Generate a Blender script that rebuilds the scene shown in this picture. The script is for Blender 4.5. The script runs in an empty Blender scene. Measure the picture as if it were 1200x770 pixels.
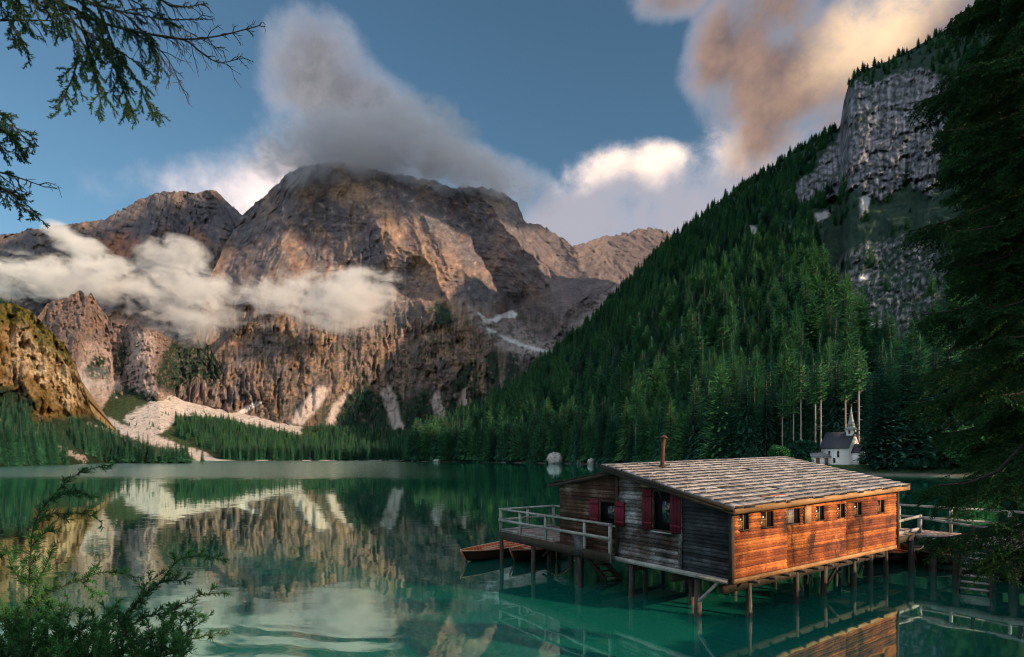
import bpy, math, random
import numpy as np
from mathutils import Vector, Matrix

R = math.radians
rng = np.random.default_rng(7)
random.seed(7)
SC = bpy.context.scene
COL = SC.collection

# ------------------------------------------------------------------ camera, light, exposure
F, CX, HZ, CAMH = 650.0, 600.0, 535.0, 4.4
cd = bpy.data.cameras.new('camera')
cam = bpy.data.objects.new('camera', cd); COL.objects.link(cam)
cam.location = (0, 0, CAMH); cam.rotation_euler = (R(90), 0, 0)
cd.sensor_width = 36.0; cd.lens = 36.0 * F / 1200.0
cd.shift_y = (HZ - 385.0) / 1200.0
cd.clip_start = 0.05; cd.clip_end = 20000
SC.camera = cam

SUN_AZ, SUN_EL = R(121), R(17)          # azimuth clockwise from +Y (the view direction)
sunvec = Vector((math.sin(SUN_AZ) * math.cos(SUN_EL), math.cos(SUN_AZ) * math.cos(SUN_EL), math.sin(SUN_EL)))
sl = bpy.data.lights.new('sun', 'SUN'); sun = bpy.data.objects.new('sun', sl); COL.objects.link(sun)
sl.energy = 4.4; sl.angle = R(0.6); sl.color = (1.0, 0.70, 0.44)
sun.rotation_euler = sunvec.to_track_quat('Z', 'Y').to_euler()
sun.location = (30, -30, 40)

SC.view_settings.view_transform = 'Standard'; SC.view_settings.look = 'None'
SC.view_settings.exposure = 0.78; SC.view_settings.gamma = 1.0
cy = SC.cycles
cy.use_denoising = True
cy.max_bounces = 6; cy.diffuse_bounces = 2; cy.glossy_bounces = 3; cy.transmission_bounces = 2
cy.volume_bounces = 2; cy.transparent_max_bounces = 6
cy.use_adaptive_sampling = True; cy.adaptive_threshold = 0.02
cy.caustics_reflective = False; cy.caustics_refractive = False
cy.filter_width = 1.1
cy.volume_step_rate = 1.0; cy.volume_max_steps = 256


class NT:
    """small helper to write node trees as expressions"""
    def __init__(s, tree):
        s.t = tree; s.n = tree.nodes; s.l = tree.links
    def put(s, sock, v):
        if v is None: return
        if hasattr(v, 'is_output'): s.l.new(v, sock)
        else:
            if isinstance(v, (tuple, list)) and len(v) == 3 and sock.type == 'RGBA': v = (*v, 1)
            sock.default_value = v
    def m(s, op, a, b=None, c=None, clamp=False):
        n = s.n.new('ShaderNodeMath'); n.operation = op; n.use_clamp = clamp
        s.put(n.inputs[0], a); s.put(n.inputs[1], b); s.put(n.inputs[2], c)
        return n.outputs[0]
    def vm(s, op, a, b=None):
        n = s.n.new('ShaderNodeVectorMath'); n.operation = op
        s.put(n.inputs[0], a)
        if op == 'SCALE': s.put(n.inputs[3], b)
        else: s.put(n.inputs[1], b)
        return n.outputs['Value'] if op in ('LENGTH', 'DOT_PRODUCT', 'DISTANCE') else n.outputs[0]
    def noise(s, vec, scale, detail=4, rough=0.5, dist=0.0, col=False):
        n = s.n.new('ShaderNodeTexNoise')
        s.put(n.inputs['Vector'], vec); n.inputs['Scale'].default_value = scale
        n.inputs['Detail'].default_value = detail; n.inputs['Roughness'].default_value = rough
        n.inputs['Distortion'].default_value = dist
        return n.outputs['Color'] if col else n.outputs[0]
    def ramp(s, fac, stops, interp='LINEAR'):
        n = s.n.new('ShaderNodeValToRGB'); e = n.color_ramp.elements; n.color_ramp.interpolation = interp
        while len(e) < len(stops): e.new(0.5)
        for el, (p, c) in zip(e, stops):
            el.position = p
            el.color = (c, c, c, 1) if isinstance(c, (int, float)) else (*c, 1)
        s.put(n.inputs[0], fac)
        return n.outputs[0]
    def mix(s, fac, a, b, mode='MIX'):
        n = s.n.new('ShaderNodeMix'); n.data_type = 'RGBA'; n.blend_type = mode; n.clamp_factor = True
        s.put(n.inputs[0], fac); s.put(n.inputs[6], a); s.put(n.inputs[7], b)
        return n.outputs[2]
    def ss(s, v, lo, hi, a=0.0, b=1.0):
        n = s.n.new('ShaderNodeMapRange'); n.interpolation_type = 'SMOOTHSTEP'
        s.put(n.inputs[0], v); s.put(n.inputs[1], lo); s.put(n.inputs[2], hi); s.put(n.inputs[3], a); s.put(n.inputs[4], b)
        return n.outputs[0]
    def xyz(s, v):
        n = s.n.new('ShaderNodeSeparateXYZ'); s.put(n.inputs[0], v); return n.outputs
    def comb(s, x, y, z):
        n = s.n.new('ShaderNodeCombineXYZ'); s.put(n.inputs[0], x); s.put(n.inputs[1], y); s.put(n.inputs[2], z); return n.outputs[0]
    def tc(s, which='Object'):
        return s.n.new('ShaderNodeTexCoord').outputs[which]
    def scale(s, v, sc):
        n = s.n.new('ShaderNodeMapping'); s.put(n.inputs[0], v); n.inputs['Scale'].default_value = sc
        return n.outputs[0]


# ------------------------------------------------------------------ sky
world = bpy.data.worlds.new('World'); SC.world = world; world.use_nodes = True
W = NT(world.node_tree); W.n.clear()
sky = W.n.new('ShaderNodeTexSky'); sky.sky_type = 'NISHITA'; sky.sun_disc = False
sky.sun_elevation = SUN_EL; sky.sun_rotation = SUN_AZ
sky.altitude = 1500; sky.air_density = 1.2; sky.dust_density = 2.4; sky.ozone_density = 2.0
bg1 = W.n.new('ShaderNodeBackground'); bg1.inputs[1].default_value = 0.075
W.l.new(W.vm('MULTIPLY', sky.outputs[0], (0.78, 0.98, 0.96)), bg1.inputs[0])
bg2 = W.n.new('ShaderNodeBackground'); bg2.inputs[1].default_value = 1.0
gdir = W.tc('Generated')
dx, dy, dz = W.xyz(gdir)
az = W.m('ARCTAN2', dx, dy); el = W.m('ARCSINE', dz)
def ang(px, py):
    x, z = (px - CX) / F, (HZ - py) / F
    return math.atan(x), math.atan(z / math.sqrt(1 + x * x))
def blob(px, py, rx, ry, rot=0.0, power=1.0):
    a0, b0 = ang(px, py)
    k = 1.0 / (F * (1 + ((px - CX) / F) ** 2) ** 0.75)
    c, s_ = math.cos(R(rot)), math.sin(R(rot))
    da, db = W.m('SUBTRACT', az, a0), W.m('SUBTRACT', el, b0)
    u = W.m('MULTIPLY', W.m('ADD', W.m('MULTIPLY', da, c), W.m('MULTIPLY', db, s_)), 1 / (rx * k))
    v = W.m('MULTIPLY', W.m('SUBTRACT', W.m('MULTIPLY', db, c), W.m('MULTIPLY', da, s_)), 1 / (ry * k))
    d = W.m('ADD', W.m('MULTIPLY', u, u), W.m('MULTIPLY', v, v))
    return W.m('SUBTRACT', power, d)
def union(lst):
    o = lst[0]
    for x in lst[1:]: o = W.m('SMOOTH_MAX', o, x, 0.35)
    return o
n1 = W.noise(gdir, 4.2, 8, 0.56, 0.35)
n2 = W.noise(W.vm('ADD', gdir, (3.1, 0.2, 1.4)), 11.0, 6, 0.6, 0.2)
warpd = W.vm('ADD', gdir, W.vm('SCALE', W.vm('SUBTRACT', W.noise(gdir, 6.0, 3, .5, 0, True), (.5, .5, .5)), 0.10))
n3 = W.noise(W.vm('ADD', warpd, (5.1, 1.2, 2.4)), 6.5, 9, 0.60, 0.12)
nn = W.m('ADD', W.m('ADD', W.m('MULTIPLY', W.m('SUBTRACT', n1, 0.5), 3.6), W.m('MULTIPLY', W.m('SUBTRACT', n2, 0.5), 1.6)), W.m('MULTIPLY', W.m('SUBTRACT', n3, 0.5), 3.6))
# shifted copy of the noise towards the sun: which side of each billow is bright
n1b = W.noise(W.vm('ADD', gdir, (-0.05, 0.0, -0.024)), 4.2, 8, 0.56, 0.35)
n3b = W.noise(W.vm('ADD', warpd, (5.075, 1.2, 2.372)), 6.5, 9, 0.60, 0.12)
billow = W.m('ADD', W.m('MULTIPLY', W.m('SUBTRACT', n1, n1b), 3.6), W.m('MULTIPLY', W.m('SUBTRACT', n3, n3b), 4.0))

def layer(blobs, soft, amp=1.0):
    f = W.m('ADD', union(blobs), W.m('MULTIPLY', nn, amp))
    return W.ss(f, 0.0, soft), f
# wide cloud piled over the main peak
capm, capf = layer([blob(365, 85, 70, 62, 25), blob(430, 140, 120, 58, -28), blob(545, 192, 95, 34, -22), blob(450, 185, 160, 45), blob(600, 215, 60, 30, -15)], 1.35, 0.62)
capc = W.mix(W.ss(billow, -0.8, 0.9), (0.095, 0.094, 0.108), (0.205, 0.197, 0.208))
# bright bank behind the left summit
whm, whf = layer([blob(245, 222, 150, 46, 8), blob(300, 240, 90, 80)], 1.3, 0.45)
whc = W.mix(W.ss(whf, 0.1, 1.3), (0.40, 0.40, 0.45), (0.85, 0.68, 0.62))
# cumulus between the peaks
cum, cuf = layer([blob(745, 212, 95, 40, -4), blob(775, 200, 50, 30), blob(700, 255, 110, 42), blob(850, 240, 120, 75, 30)], 0.9, 0.5)
cuc = W.mix(W.ss(W.m('ADD', W.m('MULTIPLY', W.m('SUBTRACT', el, ang(760, 215)[1]), 14.0), W.m('MULTIPLY', billow, 0.35)), -0.25, 0.75),
            (0.27, 0.26, 0.30), (0.92, 0.72, 0.58))
# big glowing cloud over the slope on the right
bgm, bgf = layer([blob(960, 70, 135, 80, 12), blob(1060, 60, 170, 110, 20), blob(880, 80, 70, 75), blob(905, 10, 90, 50), blob(790, -4, 60, 24), blob(1150, 40, 220, 150), blob(905, 150, 80, 50, 30), blob(850, 60, 60, 60)], 1.1, 0.48)
bgc0 = W.mix(W.ss(billow, -1.1, 1.2), (0.085, 0.062, 0.068), (0.26, 0.165, 0.12))
lit = W.m('ADD', blob(1040, 10, 95, 50, 18), W.m('MULTIPLY', nn, 0.45))
bgc = W.mix(W.ss(lit, -0.7, 1.5), bgc0, (0.80, 0.56, 0.35))
allc = capc; allm = capm
def over(c0, m0, c1, m1):
    c = W.mix(m1, c0, c1)
    m = W.m('SUBTRACT', 1.0, W.m('MULTIPLY', W.m('SUBTRACT', 1.0, m0), W.m('SUBTRACT', 1.0, m1)))
    return c, m
c_, m_ = whc, W.m('MULTIPLY', whm, 0.9)
for cc, mm, op in ((cuc, cum, 0.93), (bgc, bgm, 0.97), (capc, capm, 0.96)):
    c_, m_ = over(c_, m_, cc, W.m('MULTIPLY', mm, op))
# broken cloud overhead and behind the viewer, unseen, brightened as fill light
oth = W.m('MULTIPLY', W.ss(n1, 0.42, 0.58), W.ss(dy, 0.30, -0.1))
c_, m_ = over(c_, m_, (1.2, 1.24, 1.27), W.m('MULTIPLY', oth, 0.92))
m_ = W.m('MULTIPLY', m_, W.ss(dz, -0.02, 0.03))
W.l.new(c_, bg2.inputs[0])
mxs = W.n.new('ShaderNodeMixShader'); W.l.new(m_, mxs.inputs[0]); W.l.new(bg1.outputs[0], mxs.inputs[1]); W.l.new(bg2.outputs[0], mxs.inputs[2])
wo = W.n.new('ShaderNodeOutputWorld'); W.l.new(mxs.outputs[0], wo.inputs[0])


# ------------------------------------------------------------------ helpers: tags, meshes, noise
def tag(o, label=None, cat=None, group=None, kind=None):
    if label: o['label'] = label
    if cat: o['category'] = cat
    if group: o['group'] = group
    if kind: o['kind'] = kind
    return o
def link(o, parent=None):
    COL.objects.link(o)
    if parent: o.parent = parent
    return o
def empty(name, loc=(0, 0, 0), rz=0.0):
    o = bpy.data.objects.new(name, None); o.empty_display_size = 0.3
    o.location = loc; o.rotation_euler = (0, 0, rz); return link(o)
def mesh_np(name, V, Fc, mat=None, parent=None, smooth=False, mats=None, midx=None, attrs=None):
    """V (n,3); Fc = (m,k) int array or list of such arrays"""
    V = np.asarray(V, dtype=np.float32)
    fl = Fc if isinstance(Fc, list) else [Fc]
    fl = [np.asarray(f, dtype=np.int32) for f in fl if len(f)]
    me = bpy.data.meshes.new(name)
    me.vertices.add(len(V)); me.vertices.foreach_set('co', V.ravel())
    tot = sum(f.size for f in fl); nf = sum(len(f) for f in fl)
    me.loops.add(tot); me.loops.foreach_set('vertex_index', np.concatenate([f.ravel() for f in fl]))
    sizes = np.concatenate([np.full(len(f), f.shape[1], dtype=np.int32) for f in fl])
    me.polygons.add(nf)
    starts = np.concatenate([[0], np.cumsum(sizes)[:-1]]).astype(np.int32)
    me.polygons.foreach_set('loop_start', starts)
    try: me.polygons.foreach_set('loop_total', sizes)
    except Exception: pass
    if smooth: me.polygons.foreach_set('use_smooth', np.ones(nf, dtype=bool))
    if attrs:
        for k, (typ, arr) in attrs.items():
            a = me.attributes.new(k, typ, 'POINT')
            if typ == 'FLOAT_COLOR':
                c = np.ones((len(V), 4), dtype=np.float32); c[:, :3] = arr; a.data.foreach_set('color', c.ravel())
            elif typ == 'FLOAT_VECTOR': a.data.foreach_set('vector', np.asarray(arr, dtype=np.float32).ravel())
            else: a.data.foreach_set('value', np.asarray(arr).ravel())
    for m in (mats or ([mat] if mat else [])): me.materials.append(m)
    if midx is not None: me.polygons.foreach_set('material_index', np.asarray(midx, dtype=np.int32))
    me.update(); me.validate()
    o = bpy.data.objects.new(name, me)
    return link(o, parent)

class MB:
    """collects boxes, prisms and tubes, then links them as one mesh"""
    def __init__(s): s.v = []; s.q = []; s.t = []
    def add(s, V, Q=(), T=()):
        b = len(s.v); s.v.extend([tuple(p) for p in V])
        s.q.extend([tuple(i + b for i in f) for f in Q]); s.t.extend([tuple(i + b for i in f) for f in T])
    def box(s, lo, hi, M=None, jit=0.0):
        x0, y0, z0 = lo; x1, y1, z1 = hi
        P = [(x0, y0, z0), (x1, y0, z0), (x1, y1, z0), (x0, y1, z0), (x0, y0, z1), (x1, y0, z1), (x1, y1, z1), (x0, y1, z1)]
        if jit: P = [tuple(c + random.uniform(-jit, jit) for c in p) for p in P]
        if M is not None: P = [tuple(M @ Vector(p)) for p in P]
        s.add(P, [(0, 3, 2, 1), (4, 5, 6, 7), (0, 1, 5, 4), (1, 2, 6, 5), (2, 3, 7, 6), (3, 0, 4, 7)])
    def hexa(s, P):
        s.add(P, [(0, 3, 2, 1), (4, 5, 6, 7), (0, 1, 5, 4), (1, 2, 6, 5), (2, 3, 7, 6), (3, 0, 4, 7)])
    def beam(s, a, b, w, h, up=(0, 0, 1)):
        a, b = Vector(a), Vector(b); d = (b - a).normalized(); up = Vector(up)
        sd = d.cross(up)
        if sd.length < 1e-4: sd = Vector((1, 0, 0))
        sd.normalize(); u = sd.cross(d).normalized()
        c = []
        for p in (a, b):
            for i, j in ((-1, -1), (1, -1), (1, 1), (-1, 1)): c.append(p + sd * (i * w / 2) + u * (j * h / 2))
        s.add(c, [(0, 3, 2, 1), (4, 5, 6, 7), (0, 1, 5, 4), (1, 2, 6, 5), (2, 3, 7, 6), (3, 0, 4, 7)])
    def tube(s, pts, rad, n=8, cap=True, wob=0.0):
        pts = [Vector(p) for p in pts]; k = len(pts)
        rad = rad if isinstance(rad, (list, tuple)) else [rad] * k
        V = []; ref = None
        for i, p in enumerate(pts):
            d = (pts[min(i + 1, k - 1)] - pts[max(i - 1, 0)]).normalized()
            if ref is None: ref = d.orthogonal().normalized()
            ref = (ref - d * ref.dot(d)).normalized(); b = d.cross(ref)
            for j in range(n):
                a = 2 * math.pi * j / n; r = rad[i] * (1 + random.uniform(-wob, wob))
                V.append(p + (ref * math.cos(a) + b * math.sin(a)) * r)
        Q = [(i * n + j, i * n + (j + 1) % n, (i + 1) * n + (j + 1) % n, (i + 1) * n + j) for i in range(k - 1) for j in range(n)]
        T = []
        if cap:
            V.append(pts[0]); V.append(pts[-1]); a, b = len(V) - 2, len(V) - 1
            T = [(a, (j + 1) % n, j) for j in range(n)] + [(b, (k - 1) * n + j, (k - 1) * n + (j + 1) % n) for j in range(n)]
        s.add(V, Q, T)
    def build(s, name, mat, parent=None, smooth=False, label=None):
        o = mesh_np(name, np.array(s.v), [np.array(s.q, dtype=np.int32).reshape(-1, 4), np.array(s.t, dtype=np.int32).reshape(-1, 3)], mat, parent, smooth)
        if label: o['label'] = label
        return o

_perm = np.random.default_rng(11).permutation(4096).astype(np.int64)
_grad = np.random.default_rng(12).normal(size=(4096, 3)); _grad /= np.linalg.norm(_grad, axis=1, keepdims=True)
def pn(x, y, z=None):
    """Perlin noise, about -1..1"""
    x = np.asarray(x, dtype=np.float64); y = np.asarray(y, dtype=np.float64) + 0 * x
    z = np.zeros_like(x) if z is None else np.asarray(z, dtype=np.float64) + 0 * x
    xi, yi, zi = np.floor(x).astype(np.int64), np.floor(y).astype(np.int64), np.floor(z).astype(np.int64)
    fx, fy, fz = x - xi, y - yi, z - zi
    u, v, w = [t * t * t * (t * (t * 6 - 15) + 10) for t in (fx, fy, fz)]
    out = 0
    for i in (0, 1):
        for j in (0, 1):
            for k in (0, 1):
                h = _perm[(xi + i) & 4095]; h = _perm[(h + yi + j) & 4095]; h = _perm[(h + zi + k) & 4095]
                g = _grad[h]
                d = g[..., 0] * (fx - i) + g[..., 1] * (fy - j) + g[..., 2] * (fz - k)
                out = out + d * (u if i else 1 - u) * (v if j else 1 - v) * (w if k else 1 - w)
    return out * 1.5
def fbm(x, y, z=None, o=5, g=0.5, l=2.03):
    s, a, f = 0, 1, 1
    for i in range(o):
        s = s + a * pn(x * f + 17.3 * i, y * f + 5.1 * i, None if z is None else z * f); a *= g; f *= l
    return s
def ridged(x, y, z=None, o=5, g=0.5, l=2.05):
    s, a, f, w = 0, 1, 1, 1
    for i in range(o):
        n = 1 - np.abs(pn(x * f + 31.7 * i, y * f + 9.2 * i, None if z is None else z * f)); n = n * n
        s = s + a * n * w; w = np.clip(n * 1.6, 0, 1); a *= g; f *= l
    return s / 1.6 - 0.5
def saw(x, k=.82):
    f = x - np.floor(x); return np.where(f < k, f / k, (1 - f) / (1 - k))
def cracks(X, Y, w, h, seed, tilt=0.0):
    n = fbm(X / (w * 2.2) + seed, Y / h, o=4, g=.6)
    return saw((X + tilt * Y) / w + 1.3 * n)
def ledges(X, Y, w, h, seed, tilt=0.0):
    return saw((Y + tilt * X) / h + 1.1 * fbm(X / w + seed, Y / (h * 3), o=4, g=.6), .75)
def sst(a, b, x):
    t = np.clip((x - a) / (b - a), 0, 1); return t * t * (3 - 2 * t)
def inpoly(px, py, poly):
    """signed soft distance: positive inside (pixels)"""
    P = np.array(poly, dtype=float); n = len(P)
    ins = np.zeros(np.shape(px), dtype=bool); dmin = np.full(np.shape(px), 1e9)
    for i in range(n):
        x0, y0 = P[i]; x1, y1 = P[(i + 1) % n]
        c = ((y0 > py) != (y1 > py)) & (px < (x1 - x0) * (py - y0) / (y1 - y0 + 1e-9) + x0)
        ins ^= c
        t = np.clip(((px - x0) * (x1 - x0) + (py - y0) * (y1 - y0)) / ((x1 - x0) ** 2 + (y1 - y0) ** 2 + 1e-9), 0, 1)
        dmin = np.minimum(dmin, np.hypot(px - x0 - t * (x1 - x0), py - y0 - t * (y1 - y0)))
    return np.where(ins, dmin, -dmin)
def linedist(px, py, line):
    P = np.array(line, dtype=float); d = np.full(np.shape(px), 1e9)
    for i in range(len(P) - 1):
        x0, y0 = P[i]; x1, y1 = P[i + 1]
        t = np.clip(((px - x0) * (x1 - x0) + (py - y0) * (y1 - y0)) / ((x1 - x0) ** 2 + (y1 - y0) ** 2 + 1e-9), 0, 1)
        d = np.minimum(d, np.hypot(px - x0 - t * (x1 - x0), py - y0 - t * (y1 - y0)))
    return d
def prof(pts, x):
    P = np.array(pts, dtype=float); return np.interp(x, P[:, 0], P[:, 1])
def at(px, py, D):
    """bearing and elevation read off the photograph, at its true distance D (metres ahead)"""
    return np.stack([(px - CX) / F * D, D + 0 * px, CAMH + (HZ - py) / F * D], axis=-1)
def P1(px, py, D): return Vector(((px - CX) / F * D, D, CAMH + (HZ - py) / F * D))


# ------------------------------------------------------------------ materials
def mat(name):
    m = bpy.data.materials.new(name); m.use_nodes = True
    n = NT(m.node_tree); b = m.node_tree.nodes['Principled BSDF']
    return m, n, b
def bumped(n, b, h, strength, dist=0.02):
    bp = n.n.new('ShaderNodeBump'); bp.inputs['Strength'].default_value = strength; bp.inputs['Distance'].default_value = dist
    n.put(bp.inputs['Height'], h); n.l.new(bp.outputs[0], b.inputs['Normal'])

def terrain_mat(name, scale=1.0, bump=6.0, var=0.5):
    m, n, b = mat(name)
    a = n.n.new('ShaderNodeAttribute'); a.attribute_name = 'Col'
    p = n.tc('Object')
    f1 = n.noise(p, 0.02 * scale, 8, 0.65); f2 = n.noise(n.scale(p, (1, 1, 2.5)), 0.09 * scale, 6, 0.7)
    rg = n.n.new('ShaderNodeTexNoise'); rg.noise_type = 'RIDGED_MULTIFRACTAL'; n.put(rg.inputs['Vector'], n.scale(p, (1, 1, .55)))
    rg.inputs['Scale'].default_value = .022 * scale; rg.inputs['Detail'].default_value = 7; rg.inputs['Roughness'].default_value = .6; rgo = rg.outputs[0]
    k = n.m('ADD', n.m('MULTIPLY', n.m('SUBTRACT', f1, 0.5), var * 1.6), n.m('MULTIPLY', n.m('SUBTRACT', f2, 0.5), var * 1.8))
    k = n.m('MAXIMUM', n.m('ADD', 1.0, k), 0.25)
    c = n.vm('SCALE', a.outputs['Color'], k)
    n.put(b.inputs['Base Color'], c); b.inputs['Roughness'].default_value = 0.95
    b.inputs['Specular IOR Level'].default_value = 0.1
    bumped(n, b, n.m('ADD', n.m('MULTIPLY', rgo, .5), n.m('MULTIPLY', f2, 0.6)), 0.9, bump)
    return m
M_rock = terrain_mat('mountain_rock', 1.0, 14.0, 0.55)
M_ground = terrain_mat('slope_ground', 4.0, 1.5, 0.6)

def foliage_mat(name, c0, c1, c2=None, trans=0.28, nscale=0.6):
    m, n, b = mat(name)
    oi = n.n.new('ShaderNodeObjectInfo'); r = oi.outputs['Random']
    base = n.ramp(r, [(0.0, c0), (0.55, tuple((x + y) / 2 for x, y in zip(c0, c1))), (1.0, c1)])
    f = n.noise(n.tc('Object'), nscale, 3, 0.6)
    k = n.ss(f, 0.3, 0.72, 0.55, 1.55)
    c = n.vm('SCALE', base, k)
    n.put(b.inputs['Base Color'], c); b.inputs['Roughness'].default_value = 0.7
    b.inputs['Specular IOR Level'].default_value = 0.2
    if trans:
        tr = n.n.new('ShaderNodeBsdfTranslucent'); n.l.new(c, tr.inputs[0])
        mx = n.n.new('ShaderNodeMixShader'); mx.inputs[0].default_value = trans
        n.l.new(b.outputs[0], mx.inputs[1]); n.l.new(tr.outputs[0], mx.inputs[2])
        n.l.new(mx.outputs[0], m.node_tree.nodes['Material Output'].inputs[0])
    return m
M_spruce = foliage_mat('spruce_needles', (0.012, 0.058, 0.044), (0.050, 0.185, 0.100), nscale=0.25)
M_larch = foliage_mat('larch_needles', (0.045, 0.165, 0.075), (0.085, 0.225, 0.080), nscale=0.25)
M_near = foliage_mat('near_spruce_needles', (0.014, 0.052, 0.016), (0.024, 0.078, 0.020), nscale=2.6)
M_jun = foliage_mat('juniper_needles', (0.040, 0.140, 0.040), (0.050, 0.160, 0.044), nscale=9.0)
M_leaf = foliage_mat('bush_leaves', (0.030, 0.140, 0.045), (0.040, 0.160, 0.050), nscale=0.8)
M_leafdark = foliage_mat('dark_bush_leaves', (0.012, 0.065, 0.040), (0.016, 0.075, 0.045), nscale=0.8)

def bark_mat(name, c0, c1, sc=6.0):
    m, n, b = mat(name)
    f = n.noise(n.scale(n.tc('Object'), (1, 1, 0.25)), sc, 6, 0.7)
    n.put(b.inputs['Base Color'], n.ramp(f, [(0.3, c0), (0.7, c1)])); b.inputs['Roughness'].default_value = 0.95
    bumped(n, b, f, 0.7, 0.03); return m
M_bark = bark_mat('spruce_bark', (0.05, 0.04, 0.035), (0.16, 0.13, 0.11))
M_palebark = bark_mat('pale_bark', (0.20, 0.17, 0.15), (0.42, 0.36, 0.32), 2.0)
M_twig = bark_mat('twig_bark', (0.025, 0.020, 0.016), (0.06, 0.05, 0.04), 40)

def wood_mat(name, stops, stretch=(1.2, 14, 14), sc=1.0, islw=.22, rough=0.75, bump=0.012, patch=None, patch_amt=0.0, hue=None):
    """weathered boards: long grain, blotches, a different tone on every board"""
    m, n, b = mat(name)
    p = n.tc('Object')
    geo = n.n.new('ShaderNodeNewGeometry'); isl = geo.outputs['Random Per Island']
    off = n.comb(n.m('MULTIPLY', isl, 37.0), n.m('MULTIPLY', isl, 11.0), n.m('MULTIPLY', isl, 53.0))
    g = n.noise(n.scale(n.vm('ADD', p, off), stretch), 3.0 * sc, 7, 0.65, 0.6)
    bl = n.noise(p, 1.3 * sc, 5, 0.65)
    t = n.m('ADD', n.m('MULTIPLY', g, 0.62), n.m('ADD', n.m('ADD', n.m('MULTIPLY', isl, islw), (.22 - islw) / 2), n.m('MULTIPLY', n.m('SUBTRACT', bl, 0.5), 0.75)))
    c = n.ramp(t, stops)
    if patch:
        pf = n.noise(n.scale(p, patch[1]), patch[2], 5, 0.7, 0.4)
        c = n.mix(n.m('MULTIPLY', n.ss(pf, patch[3], patch[3] + 0.1), patch_amt), c, patch[0])
    n.put(b.inputs['Base Color'], c); b.inputs['Roughness'].default_value = rough
    b.inputs['Specular IOR Level'].default_value = 0.25
    bumped(n, b, n.m('ADD', g, n.m('MULTIPLY', bl, 0.3)), 0.8, bump)
    return m
M_orange = wood_mat('orange_boards', [(0.22, (0.035, 0.010, 0.006)), (0.42, (0.24, 0.060, 0.018)), (0.60, (0.58, 0.19, 0.042)), (0.78, (0.78, 0.44, 0.17))], stretch=(3.5, 14, 22), bump=.02,
                    patch=((0.030, 0.012, 0.010), (0.8, 1, 0.5), 1.5, 0.53), patch_amt=0.9)
M_gable = wood_mat('weathered_gable_boards', [(0.3, (0.012, 0.009, 0.009)), (0.42, (0.09, 0.072, 0.066)), (0.52, (0.21, 0.19, 0.19)), (0.68, (0.56, 0.54, 0.56))],
                   stretch=(14, 4, 22), bump=.02, patch=((0.13, 0.062, 0.035), (0.4, 1.0, 0.8), 1.1, 0.57), patch_amt=0.5)
M_blueboard = wood_mat('blue_grey_boards', [(0.3, (0.012, 0.013, 0.017)), (0.46, (0.045, 0.050, 0.060)), (0.60, (0.12, 0.125, 0.14)), (0.76, (0.42, 0.43, 0.46))], stretch=(14, 2.0, 26), bump=.02)
M_annex = wood_mat('brown_annex_boards', [(0.25, (0.018, 0.010, 0.008)), (0.45, (0.075, 0.036, 0.022)), (0.58, (0.18, 0.12, 0.09)), (0.72, (0.46, 0.40, 0.37))], stretch=(14, 2.2, 24), bump=.02)
M_shingle = wood_mat('roof_boards', [(0.2, (0.09, 0.085, 0.085)), (0.42, (0.26, 0.25, 0.255)), (0.6, (0.46, 0.44, 0.45)), (0.8, (0.66, 0.64, 0.65))], stretch=(5, 5, 10), rough=0.85, islw=.10, bump=.02)
M_lapshade = wood_mat('shingle_end_shade', [(0.2, (0.010, 0.009, 0.009)), (0.6, (0.035, 0.030, 0.028)), (0.9, (0.09, 0.08, 0.075))])  # end faces darkened to paint the shade line under each roof course
M_fascia = wood_mat('eave_board', [(0.2, (0.10, 0.05, 0.025)), (0.5, (0.38, 0.21, 0.09)), (0.8, (0.62, 0.42, 0.22))])
M_darkwood = wood_mat('dark_timber', [(0.2, (0.012, 0.009, 0.008)), (0.5, (0.045, 0.036, 0.024)), (0.8, (0.12, 0.10, 0.095))], stretch=(4, 4, 4))
M_pile = wood_mat('pile_timber', [(0.2, (0.018, 0.014, 0.012)), (0.5, (0.065, 0.052, 0.046)), (0.72, (0.20, 0.17, 0.15)), (0.9, (0.42, 0.36, 0.31))], stretch=(9, 9, 1.2))
M_deck = wood_mat('deck_boards', [(0.2, (0.12, 0.085, 0.075)), (0.5, (0.34, 0.26, 0.23)), (0.8, (0.52, 0.43, 0.38))], stretch=(2, 2, 2))
M_rail = wood_mat('grey_rail_timber', [(0.2, (0.08, 0.085, 0.08)), (0.5, (0.36, 0.36, 0.33)), (0.8, (0.62, 0.60, 0.53))], stretch=(3, 3, 3))
M_shutter = wood_mat('red_shutter_paint', [(0.1, (0.035, 0.004, 0.010)), (0.5, (0.135, 0.010, 0.026)), (0.9, (0.24, 0.035, 0.05))], stretch=(10, 10, 1))
M_boat = wood_mat('varnished_boat', [(0.2, (0.20, 0.024, 0.008)), (0.5, (0.55, 0.075, 0.02)), (0.8, (0.70, 0.18, 0.05))], rough=0.35, bump=0.004)
M_hull = wood_mat('dark_hull', [(0.2, (0.012, 0.006, 0.005)), (0.5, (0.05, 0.016, 0.010)), (0.8, (0.10, 0.03, 0.018))], rough=0.3, bump=0.004)
M_boatrim = wood_mat('pale_boat_trim', [(0.2, (0.40, 0.18, 0.09)), (0.6, (0.72, 0.44, 0.26)), (0.9, (0.80, 0.62, 0.45))], rough=0.4, bump=0.003)

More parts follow.
